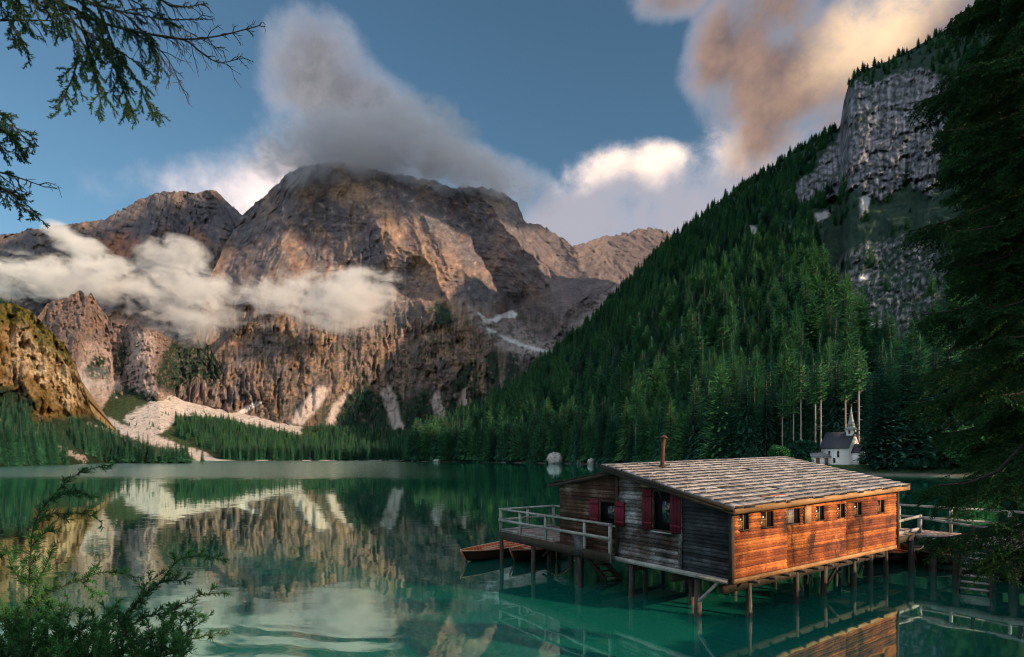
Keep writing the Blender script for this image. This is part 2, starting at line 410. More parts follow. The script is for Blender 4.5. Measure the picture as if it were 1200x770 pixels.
def plain(name, c, rough=0.8, metal=0.0, var=0.25, sc=3.0):
    m, n, b = mat(name)
    f = n.noise(n.tc('Object'), sc, 6, 0.65)
    n.put(b.inputs['Base Color'], n.vm('SCALE', (*c,), n.ss(f, 0.25, 0.75, 1 - var, 1 + var)))
    b.inputs['Roughness'].default_value = rough; b.inputs['Metallic'].default_value = metal
    bumped(n, b, f, 0.3, 0.01)
    return m
M_white = plain('chapel_plaster', (0.82, 0.81, 0.78), 0.9, 0, 0.08, 0.7)
M_slate = plain('chapel_slate', (0.055, 0.055, 0.070), 0.7, 0, 0.35, 4)
M_greyroof = plain('grey_shingle_roof', (0.22, 0.22, 0.24), 0.7, 0, 0.3, 3)
M_spire = plain('spire_shingle', (0.26, 0.29, 0.27), 0.6, 0, 0.3, 5)
M_brown = plain('brown_door', (0.15, 0.07, 0.035), 0.8, 0, 0.3, 4)
M_glass = plain('dark_glass', (0.012, 0.012, 0.014), 0.12, 0, 0.1, 2)
M_amber = plain('amber_glass', (0.16, 0.10, 0.04), 0.15, 0, 0.5, 3)
M_pipe = plain('rusty_pipe', (0.075, 0.024, 0.017), 0.8, 0.2, 0.6, 8)
M_gold = plain('spire_gilding', (0.35, 0.20, 0.06), 0.5, 0.3, 0.3, 8)
M_boulder = plain('pale_boulder', (0.40, 0.38, 0.36), 0.95, 0, 0.45, 0.6)
M_inside = plain('dark_interior', (0.012, 0.009, 0.008), 0.9, 0, 0.2, 2)

# ------------------------------------------------------------------ water
def build_water():
    m, n, b = mat('lake_water')
    p = n.tc('Object'); x, y, z = n.xyz(p)
    def wn(v, sc, det, rough=0.5):
        c = n.noise(v, sc, det, rough, 0.0, True)
        return n.vm('SUBTRACT', c, (0.5, 0.5, 0.5))
    small = n.vm('SCALE', wn(n.scale(p, (0.7, 1.6, 1.0)), 1.6, 3), 0.016)
    mid = n.vm('SCALE', wn(n.scale(p, (0.25, 1.2, 1.0)), 0.35, 2), 0.007)
    # a train of long ripples left by a passing boat, close on the left
    dxx = n.m('SUBTRACT', x, -1.0); dyy = n.m('SUBTRACT', y, 34.0)
    rr = n.m('SQRT', n.m('ADD', n.m('MULTIPLY', dxx, dxx), n.m('MULTIPLY', dyy, dyy)))
    warp = n.m('MULTIPLY', n.m('SUBTRACT', n.noise(n.scale(p, (0.3, 0.3, 0.3)), 1.0, 2), 0.5), 2.2)
    wv = n.m('SINE', n.m('MULTIPLY', n.m('ADD', rr, warp), 5.2))
    ex = n.m('DIVIDE', n.m('ADD', x, 6.3), 4.4); ey = n.m('DIVIDE', n.m('SUBTRACT', y, 12.6), 2.6)
    patch = n.ss(n.m('ADD', n.m('MULTIPLY', ex, ex), n.m('MULTIPLY', ey, ey)), 1.0, 0.2)
    amp = n.m("MULTIPLY", n.m("MULTIPLY", wv, patch), 0.024)
    ring = n.comb(n.m('MULTIPLY', n.m('DIVIDE', dxx, rr), amp), n.m('MULTIPLY', n.m('DIVIDE', dyy, rr), amp), 0.0)
    # breeze-ruffled water far out on the left
    far = n.m('MULTIPLY', n.ss(n.m('ADD', y, n.m('MULTIPLY', n.noise(n.scale(p, (0.3, 1, 1)), 0.03, 3), 60.0)), 112.0, 165.0), n.ss(n.m('ADD', x, n.m('MULTIPLY', y, 0.20)), 40.0, -25.0))
    ruf = n.vm('SCALE', wn(n.scale(p, (0.5, 1.2, 1.0)), 0.9, 4, 0.6), n.m('MULTIPLY', far, 0.30))
    s = n.vm('ADD', n.vm('ADD', small, mid), n.vm('ADD', ring, ruf))
    sx, sy, _ = n.xyz(s)
    nrm = n.vm('NORMALIZE', n.comb(sx, sy, 1.0))
    deep = n.noise(p, 0.05, 3)
    bodyc = n.mix(n.ss(deep, 0.3, 0.7), (0.006, 0.135, 0.102), (0.008, 0.170, 0.125))
    dif = n.n.new('ShaderNodeBsdfDiffuse'); n.put(dif.inputs[0], bodyc)
    gl = n.n.new('ShaderNodeBsdfGlossy'); gl.inputs['Color'].default_value = (0.76, 1.0, 0.94, 1)
    n.put(gl.inputs['Roughness'], n.m('ADD', 0.03, n.m('MULTIPLY', far, 0.16))); n.l.new(nrm, gl.inputs['Normal'])
    fr = n.n.new('ShaderNodeFresnel'); fr.inputs[0].default_value = 1.55; n.l.new(nrm, fr.inputs['Normal'])
    mx = n.n.new('ShaderNodeMixShader')
    n.put(mx.inputs[0], n.m('MINIMUM', n.m('ADD', n.m('MULTIPLY', fr.outputs[0], 1.85), 0.04), 0.95))
    n.l.new(dif.outputs[0], mx.inputs[1]); n.l.new(gl.outputs[0], mx.inputs[2])
    n.l.new(mx.outputs[0], m.node_tree.nodes['Material Output'].inputs[0])
    V = [(-4000, -300, 0), (4000, -300, 0), (4000, 5000, 0), (-4000, 5000, 0)]
    o = mesh_np('lake_water', V, np.array([[0, 1, 2, 3]]), m); tag(o, 'still emerald green lake water reflecting the mountains', 'lake', kind='structure')
build_water()

# ------------------------------------------------------------------ terrain
def grid_faces(nr, nc):
    i = np.arange(nr - 1)[:, None] * nc + np.arange(nc - 1)[None, :]
    return np.stack([i, i + 1, i + nc + 1, i + nc], axis=-1).reshape(-1, 4)

def lerp(a, b, t): return a * (1 - t[..., None]) + b * t[..., None]
def C(*c): return np.array(c, dtype=float)

def sheet(name, px0, px1, step, rows, top, bot, depth, relief, color, jag=1.0, m=None, label=None, seed=0.0, cat=None):
    """one mountain face: rows rise from its foot to its crest, depth() says how far away each bit stands"""
    xs = np.arange(px0, px1 + step, step)
    ty = prof(top, xs) + jag * (2.2 * fbm(xs / 22, xs * 0 + seed, o=5, g=0.6) + 2.4 * (saw(xs / 13 + 1.2 * fbm(xs / 20, xs * 0 + seed + 4, o=3)) - .5) * (.5 + fbm(xs / 40, xs * 0 + seed + 9, o=2)) + 1.3 * fbm(xs / 3.5, xs * 0 + seed + 2, o=3))
    by = prof(bot, xs)
    t = np.linspace(0, 1, rows)[:, None]
    X = np.broadcast_to(xs[None, :], (rows, len(xs))).copy()
    Y = by[None, :] + (ty - by)[None, :] * t
    Dp = depth(X, Y, t + 0 * X)
    rl = relief(X, Y)
    edge = np.clip(t * 6, 0, 1)
    D = Dp - rl * edge
    col = color(X, Y, rl, t + 0 * X)
    V = at(X, Y, D).reshape(-1, 3)
    # a back side, so the crest is a crest and not the rim of a card
    back = at(xs, ty, D[-1] + 350.0 * D[-1] / 2500.0); back[:, 2] *= 0.9
    back2 = back.copy(); back2[:, 1] += 500 * D[-1] / 2500.0; back2[:, 2] = -5
    V = np.concatenate([V, back, back2]); col = np.concatenate([col.reshape(-1, 3), col[-1], col[-1]])
    o = mesh_np(name, V, grid_faces(rows + 2, len(xs)), m or M_rock, smooth=True, attrs={'Col': ('FLOAT_COLOR', np.clip(col, 0.004, 0.9))})
    tag(o, label, cat or 'mountain', kind='structure')
    return o

GREY = C(0.125, 0.114, 0.128); WARM = C(0.36, 0.225, 0.145); RED = C(0.24, 0.115, 0.090); PALE = C(0.50, 0.40, 0.34); DARK = C(0.045, 0.040, 0.047)
VEG = C(0.016, 0.034, 0.028); VEG2 = C(0.034, 0.058, 0.030); SCREE = C(0.50, 0.42, 0.38); SNOW = C(0.80, 0.78, 0.78); MOSS = C(0.16, 0.13, 0.025)

# --- main peak with its lower cliff band
M1_top = [(200, 470), (215, 445), (228, 400), (240, 340), (262, 290), (283, 254), (300, 239), (320, 220), (340, 201), (352, 195), (366, 193), (400, 190), (430, 196), (455, 203), (480, 207), (515, 213), (530, 221), (548, 219), (572, 220), (590, 226), (606, 238), (616, 262), (636, 265), (652, 272), (660, 279), (671, 288), (690, 282), (712, 277), (738, 272), (762, 267), (778, 270), (800, 285), (830, 300), (900, 330)]
M1_bot = [(200, 515), (480, 518), (900, 530)]
SP1 = [(400, 195), (432, 240), (462, 285), (500, 305), (528, 365), (556, 420), (590, 470)]
SP2 = [(555, 220), (590, 262), (620, 300), (648, 345), (655, 400)]
SP3 = [(352, 195), (338, 245), (322, 300), (300, 345)]
SP4 = [(455, 203), (500, 262), (545, 330), (560, 372)]
SP5 = [(671, 288), (690, 330), (660, 380), (640, 410)]
M3_line = [(180, 470), (225, 434), (250, 408), (275, 381), (300, 366), (340, 352), (372, 336), (405, 326), (450, 335), (500, 352), (545, 378), (575, 410), (610, 450), (700, 520)]
def M1_depth(X, Y, t):
    D = 1400 + (500 - Y) * 4.1
    D = np.where(Y < 380, 1400 + 120 * 4.1 + (380 - Y) * 6.2, D)
    wx = X + 10 * fbm(X / 40, Y / 40, o=3); wy = Y + 10 * fbm(X / 40 + 9, Y / 40, o=3)
    for ln, w, a in ((SP1, 62, 330), (SP2, 46, 230), (SP3, 48, 240), (SP4, 34, 200), (SP5, 40, 160)):
        D = D - a * np.clip(1 - linedist(wx, wy, ln) / w, 0, 1) ** 1.1
    bowl = np.exp(-(((X - 595) / 55) ** 2 + ((Y - 375) / 40) ** 2)); D = D + 220 * bowl
    m3 = prof(M3_line, X) + 4 * fbm(X / 18, Y * 0, o=3)
    st = sst(10, -3, m3 - Y) if False else sst(-2, 8, Y - m3)
    D = D - st * 330 * sst(560, 330, X)
    # right hand flank runs towards us down to the forest
    D = D - 500 * sst(620, 780, X) * sst(250, 420, Y)
    return D
def M1_relief(X, Y):
    wx = X + 7 * fbm(X / 34, Y / 45, o=3); wy = Y + 6 * fbm(X / 33 + 4, Y / 38 + 8, o=3)
    low = sst(325, 395, Y)
    th = np.arctan2(wx - 415, wy - 95); r = np.hypot(wx - 415, wy - 95)      # gullies fan out from the summit
    m1_ = sst(-.35, .45, fbm(X / 70, Y / 70 + 3, o=2)); m2_ = sst(-.3, .4, fbm(X / 45 + 7, Y / 60, o=2))
    big = ridged(th * 5.5, r / 210, o=4, g=.5) * 62
    rad = cracks(th * 100, r, 9, 120, 3) * (8 + 22 * m1_) + cracks(th * 100 + 31, r, 3.6, 60, 8) * (3 + 8 * m2_)
    vert = cracks(X, Y, 17, 90, 1, -.08) * (12 + 26 * m1_) + cracks(X, Y, 7, 60, 5, .1) * (6 + 14 * m2_) + cracks(X, Y, 3.4, 30, 6) * 6 + ridged(wx / 30, wy / 120, o=4, g=.5) * 66
    led = ledges(X, Y, 110, 13, 3, .30) * 7 * m2_ + ledges(X, Y, 70, 5.2, 9, -.12) * (2 + 5 * (1 - m1_)) + ledges(X, Y, 60, 2.6, 4, .2) * 2
    return (big + rad) * (1 - low) + (vert + .4 * big) * low + led * (1 - .65 * low) + fbm(wx / 4, wy / 4, o=4, g=.7) * 5
def M1_color(X, Y, rl, t):
    nz = fbm(X / 30, Y / 30, o=5, g=0.6); nf = fbm(X / 7, Y / 7, o=4, g=0.65); nv = fbm(X / 9 + 3, Y / 55, o=4, g=0.6)
    col = lerp(GREY + 0 * X[..., None], WARM + 0 * X[..., None], np.clip(0.02 + nz * 0.6 + sst(310, 420, Y) * 0.38 + 0.5 * sst(45, 0, linedist(X + 14 * nz, Y, SP1)), 0, 1))  # warm tone on spur and lower cliffs puts sunlight into the colour
    col = lerp(col, RED + 0 * col, np.clip(nv * 1.2 - 0.35, 0, 0.6) * sst(180, 240, Y))
    col = lerp(col, PALE + 0 * col, np.clip(nf * 1.1 - 0.35, 0, 0.8) * 0.7)
    col = lerp(col, DARK + 0 * col, np.clip(-nf - 0.12 + nv * .3, 0, 0.8) * 0.9)
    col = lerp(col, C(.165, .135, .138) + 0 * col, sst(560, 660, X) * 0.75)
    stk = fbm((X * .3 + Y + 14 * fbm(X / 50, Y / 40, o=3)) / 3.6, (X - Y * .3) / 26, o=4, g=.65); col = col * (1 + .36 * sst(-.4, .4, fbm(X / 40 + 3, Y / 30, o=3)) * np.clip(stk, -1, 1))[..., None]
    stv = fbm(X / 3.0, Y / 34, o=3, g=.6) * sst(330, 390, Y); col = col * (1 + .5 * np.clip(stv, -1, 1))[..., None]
    # pale talus below the bowl and down the right flank
    wx = X + 6 * nz; wy = Y + 5 * nf
    sc = sst(-4, 9, inpoly(wx, wy, [(545, 352), (565, 372), (600, 368), (625, 392), (660, 400), (690, 360), (740, 320), (700, 400), (640, 425), (600, 418), (575, 400), (555, 380)]))
    col = lerp(col, C(.40, .34, .32) + 0 * col, sc * 0.9)
    # dwarf-pine slopes at the foot, cut by gullies
    gul = ridged(X / 23 + 1.3, Y / 190 + .3, o=3)
    vmask = sst(-0.2, 0.25, (Y - (462 + 16 * nz)) / 22 - gul * 1.5) * sst(330, 400, X) * sst(400, 430, Y)
    vm2 = sst(-5, 6, inpoly(wx, wy, [(498, 362), (510, 354), (528, 358), (538, 375), (528, 386), (508, 384)]))
    vm3 = sst(-6, 6, inpoly(wx, wy, [(520, 455), (545, 425), (580, 408), (640, 425), (690, 470), (690, 530), (500, 530), (505, 478)])) * sst(0.5, 0.05, gul)
    vm4 = sst(-5, 7, inpoly(wx, wy, [(385, 505), (388, 478), (425, 445), (455, 468), (462, 510)]))
    vm5 = sst(-5, 7, inpoly(wx, wy, [(468, 510), (472, 470), (500, 452), (515, 480), (520, 510)]))
    vm6 = sst(0.05, 0.4, nf + 0.25 * nv) * sst(340, 400, Y) * sst(280, 320, X) * 0.75
    v = np.clip(np.maximum.reduce([vmask, vm2, vm3, vm4, vm5, vm6]), 0, 1)
    ledge = sst(0.15, 0.5, fbm(X / 14, Y / 5, o=3)) * sst(355, 380, Y) * 0.55
    v = np.maximum(v, ledge) * sst(-.85, -.15, nf + .5 * nv)
    vc = lerp(VEG + 0 * col, VEG2 + 0 * col, np.clip(nf + 0.3, 0, 1))
    col = lerp(col, vc, v)
    for poly in ([(342, 494), (356, 468), (374, 452), (386, 456), (374, 478), (354, 498)], [(383, 495), (388, 478), (405, 462), (412, 458), (398, 478), (390, 498)],
                 [(447, 462), (456, 450), (464, 462), (468, 488), (474, 505), (462, 505)], [(505, 470), (512, 458), (522, 484), (526, 498), (516, 500)], [(532, 462), (548, 455), (552, 470), (540, 478)]):
        col = lerp(col, SCREE + 0 * col, sst(-3, 2, inpoly(X + 2 * nf, Y + 2 * nz, poly)) * 0.97)
    sn = sst(-1.5, 1.5, inpoly(X + 2 * nf, Y + 2 * nz, [(574, 376), (584, 370), (600, 364), (606, 368), (604, 373), (590, 374), (582, 380)]))
    sn = np.maximum(sn, sst(-1, 1, inpoly(X + 1.5 * nf, Y, [(560, 366), (572, 374), (575, 381), (566, 377)])))
    sn = np.maximum(sn, 0.8 * sst(0, 2.2, 3 - linedist(X + 3 * nz, Y + 2 * nf, [(572, 385), (590, 395), (612, 404), (640, 412)])))
    sn = np.maximum(sn, 0.8 * sst(-1, 1, inpoly(X + 2 * nf, Y + 2 * nz, [(268, 489), (300, 470), (308, 472), (290, 482), (274, 492)])))
    return lerp(col, SNOW + 0 * col, sn)
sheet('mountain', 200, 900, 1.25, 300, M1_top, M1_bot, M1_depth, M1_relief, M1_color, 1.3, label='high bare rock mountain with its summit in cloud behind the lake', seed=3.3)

# --- long summit on the left, behind
M2_top = [(-140, 300), (-60, 290), (0, 276), (30, 270), (60, 266), (95, 262), (125, 255), (145, 245), (158, 236), (170, 230), (184, 226), (205, 225), (230, 225), (252, 223), (262, 232), (270, 241), (283, 252), (292, 262), (310, 290), (330, 330)]
def M2_depth(X, Y, t):
    D = 2500 + (430 - Y) * 5.2
    D = D - 260 * np.clip(1 - linedist(X, Y, [(205, 225), (180, 270), (140, 310), (120, 360)]) / 55, 0, 1)
    D = D - 200 * np.clip(1 - linedist(X, Y, [(252, 223), (262, 262), (250, 310), (235, 350)]) / 35, 0, 1)
    D = D - 260 * np.clip(1 - linedist(X, Y, [(60, 266), (40, 300), (0, 330)]) / 60, 0, 1)
    return D
def M2_relief(X, Y):
    wx = X + 7 * fbm(X / 30, Y / 40, o=3); wy = Y + 6 * fbm(X / 33 + 4, Y / 38 + 8, o=3)
    th = np.arctan2(wx - 215, wy - 150); r = np.hypot(wx - 215, wy - 150)
    m1_ = sst(-.35, .45, fbm(X / 60, Y / 60 + 13, o=2))
    return ridged(th * 5 + 3, r / 160, o=4, g=.5) * 80 + cracks(th * 100, r, 9, 90, 4) * (10 + 22 * m1_) + cracks(th * 100, r, 4, 50, 6) * 8 \
        + ledges(X, Y, 90, 8, 5, -.28) * 14 * (1.2 - m1_) + ledges(X, Y, 60, 4, 7, -.2) * 5 + fbm(wx / 4, wy / 4, o=4, g=.7) * 6
def M2_color(X, Y, rl, t):
    nz = fbm(X / 30 + 5, Y / 30, o=5, g=0.6); nf = fbm(X / 7, Y / 7 + 6, o=4, g=0.65)
    col = lerp(C(.115, .110, .128) + 0 * X[..., None], WARM + 0 * X[..., None], np.clip(nz * 0.5 - 0.05, 0, 1))
    rd = np.exp(-(((X - 140) / 26) ** 2 + ((Y - 290) / 20) ** 2)) + 0.7 * np.exp(-(((X - 232) / 18) ** 2 + ((Y - 285) / 18) ** 2))
    col = lerp(col, C(.36, .16, .10) + 0 * col, np.clip(rd * 1.2 + nf * 0.5 - 0.2, 0, 0.85))
    col = lerp(col, PALE + 0 * col, np.clip(nf - 0.4, 0, 0.8) * 0.5)
    return lerp(col, DARK + 0 * col, np.clip(-nf - 0.1, 0, 0.8) * 0.8)
sheet('mountain', -160, 330, 1.4, 170, M2_top, [(-160, 440), (330, 440)], M2_depth, M2_relief, M2_color, 1.2, label='long grey rock summit on the left with mist across its foot', seed=8.1)

# --- jagged crag and cirque on the left, in front of the mist
M4_top = [(20, 400), (40, 374), (55, 356), (66, 352), (76, 350), (88, 345), (96, 341), (101, 349), (107, 342), (112, 352), (120, 364), (130, 376), (150, 380), (157, 374), (165, 382), (185, 388), (198, 396), (214, 402), (228, 396), (245, 404), (258, 430), (275, 455), (300, 480)]
def M4_depth(X, Y, t):
    D = 880 + (520 - Y) * 3.4
    D = D - 110 * np.clip(1 - linedist(X, Y, [(98, 342), (92, 380), (85, 420), (110, 470)]) / 40, 0, 1)
    D = D + 90 * np.exp(-((X - 128) / 22) ** 2) - 70 * np.clip(1 - linedist(X, Y, [(168, 380), (172, 420), (185, 460)]) / 20, 0, 1)
    D = D + 130 * sst(185, 215, X)
    return D
def M4_relief(X, Y):
    wx = X + 5 * fbm(X / 20, Y / 30, o=3)
    return (ridged(wx / 20, Y / 60, o=5, g=0.56) * 50 + cracks(X, Y, 9, 40, 2, -.2) * 14 + ledges(X, Y, 40, 8, 2, .3) * 7 + fbm(wx / 6, Y / 6, o=4, g=0.6) * 7) * sst(500, 440, Y)
def M4_color(X, Y, rl, t):
    nz = fbm(X / 20 + 5, Y / 20, o=5, g=0.6); nf = fbm(X / 5, Y / 5 + 6, o=4, g=0.65)
    wx = X + 5 * nz; wy = Y + 4 * nf
    col = lerp(C(.19, .15, .15) + 0 * X[..., None], C(.30, .19, .15) + 0 * X[..., None], np.clip(nz * 0.7 + 0.4, 0, 1))
    col = lerp(col, DARK + 0 * col, np.clip(-nf - 0.05, 0, 0.8) * 0.9)
    sc = sst(-3, 6, inpoly(wx, wy, [(150, 385), (185, 390), (180, 420), (182, 455), (215, 470), (260, 480), (260, 530), (60, 530), (60, 470), (86, 430), (100, 400), (130, 400), (138, 440), (140, 465), (150, 470), (150, 430)]))
    col = lerp(col, C(.45, .35, .32) + 0 * col, sc * 0.85)
    v = np.maximum.reduce([sst(-3, 4, inpoly(wx, wy, p)) for p in (
        [(98, 435), (112, 415), (125, 420), (128, 440), (112, 446)], [(133, 405), (145, 400), (152, 425), (146, 442), (134, 438)],
        [(120, 478), (132, 450), (160, 452), (190, 468), (195, 482), (160, 505), (100, 500)], [(186, 425), (200, 400), (250, 398), (268, 450), (240, 466), (195, 458), (182, 450)])])
    v = np.maximum(v * sst(-.75, -.1, nf + .5 * fbm(X / 3, Y / 12, o=3)), sst(0.1, 0.5, nf) * 0.5)
    col = lerp(col, lerp(VEG + 0 * col, VEG2 + 0 * col, np.clip(nf + .3, 0, 1)), np.clip(v, 0, 1))
    return col
sheet('mountain', 20, 300, 1.2, 170, M4_top, [(20, 532), (300, 532)], M4_depth, M4_relief, M4_color, 1.0, label='jagged small crag with pale scree gullies rising in front of the mist', seed=5.5, cat='crag')

# --- valley floor behind the far shore: river of scree, forest ground
def V_top(x): return prof([(-80, 480), (60, 474), (120, 470), (150, 462), (188, 456), (215, 470), (260, 480), (310, 490), (350, 497), (420, 502), (520, 505), (720, 508)], x)
def V_depth(X, Y, t): return 600 + 500 * np.clip(t, 0, 1) ** 1.25 + 0 * X
def V_color(X, Y, rl, t):
    nz = fbm(X / 16 + 2, Y / 8, o=4, g=0.6); nf = fbm(X / 3.0, Y / 1.3 + 6, o=4, g=0.75)
    wx = X + 6 * nz; wy = Y + 2.5 * fbm(X / 7, Y / 4, o=4, g=.7)
    g = lerp(C(.022, .042, .018) + 0 * X[..., None], C(.06, .075, .028) + 0 * X[..., None], np.clip(nf + .4, 0, 1))
    s = np.maximum.reduce([sst(-2, 2, inpoly(wx, wy, p)) for p in (
        [(176, 440), (196, 452), (240, 474), (300, 484), (352, 497), (352, 509), (300, 499), (255, 489), (215, 487), (180, 495), (150, 495), (148, 486), (180, 470)],
        [(150, 486), (205, 484), (200, 500), (185, 510), (205, 520), (240, 530), (268, 545), (235, 545), (215, 528), (180, 522), (150, 512), (105, 492), (105, 480), (150, 500)],
        [(430, 537), (480, 536.5), (485, 545), (425, 545)])])
    br = np.clip(0.5 + nf * 0.7 + 0.5 * nz, 0, 1); s = s * sst(1.0, .45, nf + .8 * nz)
    col = lerp(g, lerp(C(.40, .33, .28) + 0 * g, C(.60, .53, .49) + 0 * g, br), s)
    bank = sst(0.035, 0.012, t)
    return lerp(col, C(.55, .52, .48) + 0 * col, bank * sst(0.1, .3, pn(X / 25, 0 * X) + .2))
xs_ = np.arange(-80, 721, 4.0)
sheet('valley_floor', -80, 720, 1.5, 110, [(x, float(V_top(x))) for x in xs_], [(-80, HZ + F * 4.6 / 600), (720, HZ + F * 4.6 / 600)], V_depth,
      lambda X, Y: fbm(X / 20, Y / 6, o=4) * 5, V_color, 0.2, M_ground, 'valley floor of pale scree and grass beyond the lake', 2.2, 'ground')

# --- promontory at the left edge, close
M5_top = [(-160, 330), (-60, 345), (-20, 352), (0, 356), (20, 356), (34, 364), (45, 374), (60, 388), (76, 404), (88, 425), (98, 452), (106, 478), (112, 490), (125, 500), (150, 518), (180, 532), (215, 540.5), (240, 543)]
M5_bot = [(-160, 553), (0, 547.5), (75, 545), (120, 543), (240, 543.3)]
def M5_depth(X, Y, t):
    Ds = 650 * 4.6 / (prof(M5_bot, X) - HZ)
    D = Ds + np.clip(535 - Y, 0, 300) * 1.35
    D = D + 30 * np.exp(-((X - 5) / 18) ** 2) * sst(500, 430, Y)
    return D
def M5_relief(X, Y):
    wx = X + 4 * fbm(X / 18, Y / 25, o=3)
    return (ridged(wx / 26, Y / 55, o=5, g=0.56) * 22 + cracks(X, Y, 24, 90, 2, -.25) * 13 + cracks(X, Y, 9, 60, 4, -.1) * 5 * (.6 + fbm(X / 30, Y / 30)) + ledges(X, Y, 60, 30, 2, .4) * 8 + cracks(X, Y, 3.5, 30, 6) * 1.2 + fbm(wx / 8, Y / 8, o=4, g=0.6) * 4) * sst(520, 470, Y)
def M5_color(X, Y, rl, t):
    nz = fbm(X / 18 + 5, Y / 18, o=5, g=0.6); nf = fbm(X / 5, Y / 5 + 6, o=4, g=0.65)
    wx = X + 5 * nz; wy = Y + 5 * nf
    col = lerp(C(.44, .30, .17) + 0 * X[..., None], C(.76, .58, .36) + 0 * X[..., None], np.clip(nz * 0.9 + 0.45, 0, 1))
    face = sst(-8, 10, inpoly(wx, wy, [(8, 395), (40, 372), (62, 398), (92, 430), (104, 470), (80, 478), (60, 455), (30, 440), (8, 455)]))  # patch coloured paler and warmer so the cliff face looks sunlit
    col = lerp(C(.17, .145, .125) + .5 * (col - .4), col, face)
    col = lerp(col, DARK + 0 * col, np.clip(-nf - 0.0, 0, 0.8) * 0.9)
    ms = sst(-6, 8, inpoly(wx, wy, [(-160, 300), (50, 340), (70, 390), (95, 425), (84, 432), (60, 412), (40, 405), (30, 380), (-160, 400)]))
    col = lerp(col, lerp(MOSS + 0 * col, VEG2 + 0 * col, np.clip(nf + 0.2, 0, 1)), ms * 0.9)
    v = np.maximum(sst(-4, 6, inpoly(wx, wy, [(-160, 455), (10, 452), (45, 470), (40, 492), (10, 482), (-160, 470)])), sst(484, 500, wy + sst(0, 110, X) * 6) * 1.0)
    v = np.maximum(v, sst(0.15, 0.5, nf) * 0.6)
    col = lerp(col, C(.022, .045, .024) + 0 * col, np.clip(v, 0, 1))
    s = sst(0, 3.5, 4.2 - linedist(wx, wy, [(-20, 480), (10, 492), (35, 508), (62, 524), (100, 538)]))
    s = np.maximum(s, sst(0, 3, 3.5 - linedist(wx, wy, [(105, 498), (140, 508), (160, 520), (185, 530)])))
    return lerp(col, C(.48, .40, .35) + 0 * col, s * 0.9)
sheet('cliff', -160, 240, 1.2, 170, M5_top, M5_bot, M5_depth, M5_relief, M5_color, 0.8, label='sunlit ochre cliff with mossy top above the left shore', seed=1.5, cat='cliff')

# --- the long forested slope on the right
H_sh = [(470, 480), (480, 478), (500, 462), (560, 430), (620, 375), (650, 345), (700, 305), (760, 255), (800, 225), (850, 192), (900, 163), (950, 146), (1000, 136), (1050, 130), (1100, 124), (1200, 112), (1340, 100)]
H_top = [(470, 545), (478, 540.5), (486, 532), (498, 520), (520, 505), (560, 484), (600, 458), (640, 424), (680, 390), (704, 366), (740, 326), (780, 286), (800, 272), (830, 246), (860, 225), (900, 199), (930, 178), (960, 160), (984, 150), (989, 118), (996, 94), (1006, 84), (1035, 74), (1062, 61), (1100, 40), (1128, 20), (1160, -12), (1200, -50), (1340, -150)]
H_dc = [(470, 495), (486, 560), (520, 690), (600, 880), (700, 1080), (800, 1200), (1000, 1230), (1200, 1150), (1340, 1100)]
def H_z(X, D):
    Ds = prof(H_sh, X); Dc = prof(H_dc, X); Zc = CAMH + (HZ - prof(H_top, X)) / F * Dc
    flat = prof([(470, 2), (800, 6), (860, 20), (905, 36), (1100, 36), (1200, 60), (1340, 80)], X)
    s = np.clip((D - Ds - flat) / (Dc - Ds - flat), 0, 1)
    bank = 2.3 * sst(-1, 9, D - Ds) * sst(800, 860, X) + 1.4 * sst(-1, 5, D - Ds) * sst(860, 800, X) - 0.6 * sst(0.5, -1.5, D - Ds)
    p = prof([(470, 1.0), (700, 1.12), (1000, 1.25)], X)
    return bank + (Zc - bank) * s ** p
def H_rockmask(X, Y):
    nz = fbm(X / 16, Y / 16, o=4, g=0.6); nf = fbm(X / 5, Y / 5, o=3, g=0.6)
    wx = X + 6 * nz; wy = Y + 5 * nf
    cl = sst(-2, 3, inpoly(wx, wy, [(983, 160), (985, 130), (991, 106), (1004, 95), (1022, 101), (1045, 89), (1080, 78), (1110, 96), (1108, 190), (1090, 232), (1062, 214), (1036, 236), (1002, 222), (960, 240), (930, 243), (931, 215), (950, 205), (968, 178)]))
    r2 = np.maximum.reduce([sst(-2, 2, inpoly(X + 2 * nf, Y + 2 * nz, p)) for p in ([(877, 266), (887, 266), (889, 288), (881, 292)], [(915, 280), (925, 266), (935, 258), (938, 264), (925, 278)],
                            [(955, 250), (975, 245), (970, 256), (955, 262)], [(1008, 232), (1022, 226), (1016, 250), (1008, 256)])])
    r3 = sst(-4, 5, inpoly(wx, wy, [(962, 350), (975, 312), (1005, 290), (1060, 275), (1110, 300), (1100, 385), (1050, 400), (1015, 385), (985, 372)])) * np.clip(0.45 + nf * 1.5 + .8 * nz, 0, 1)
    return cl, r2, r3
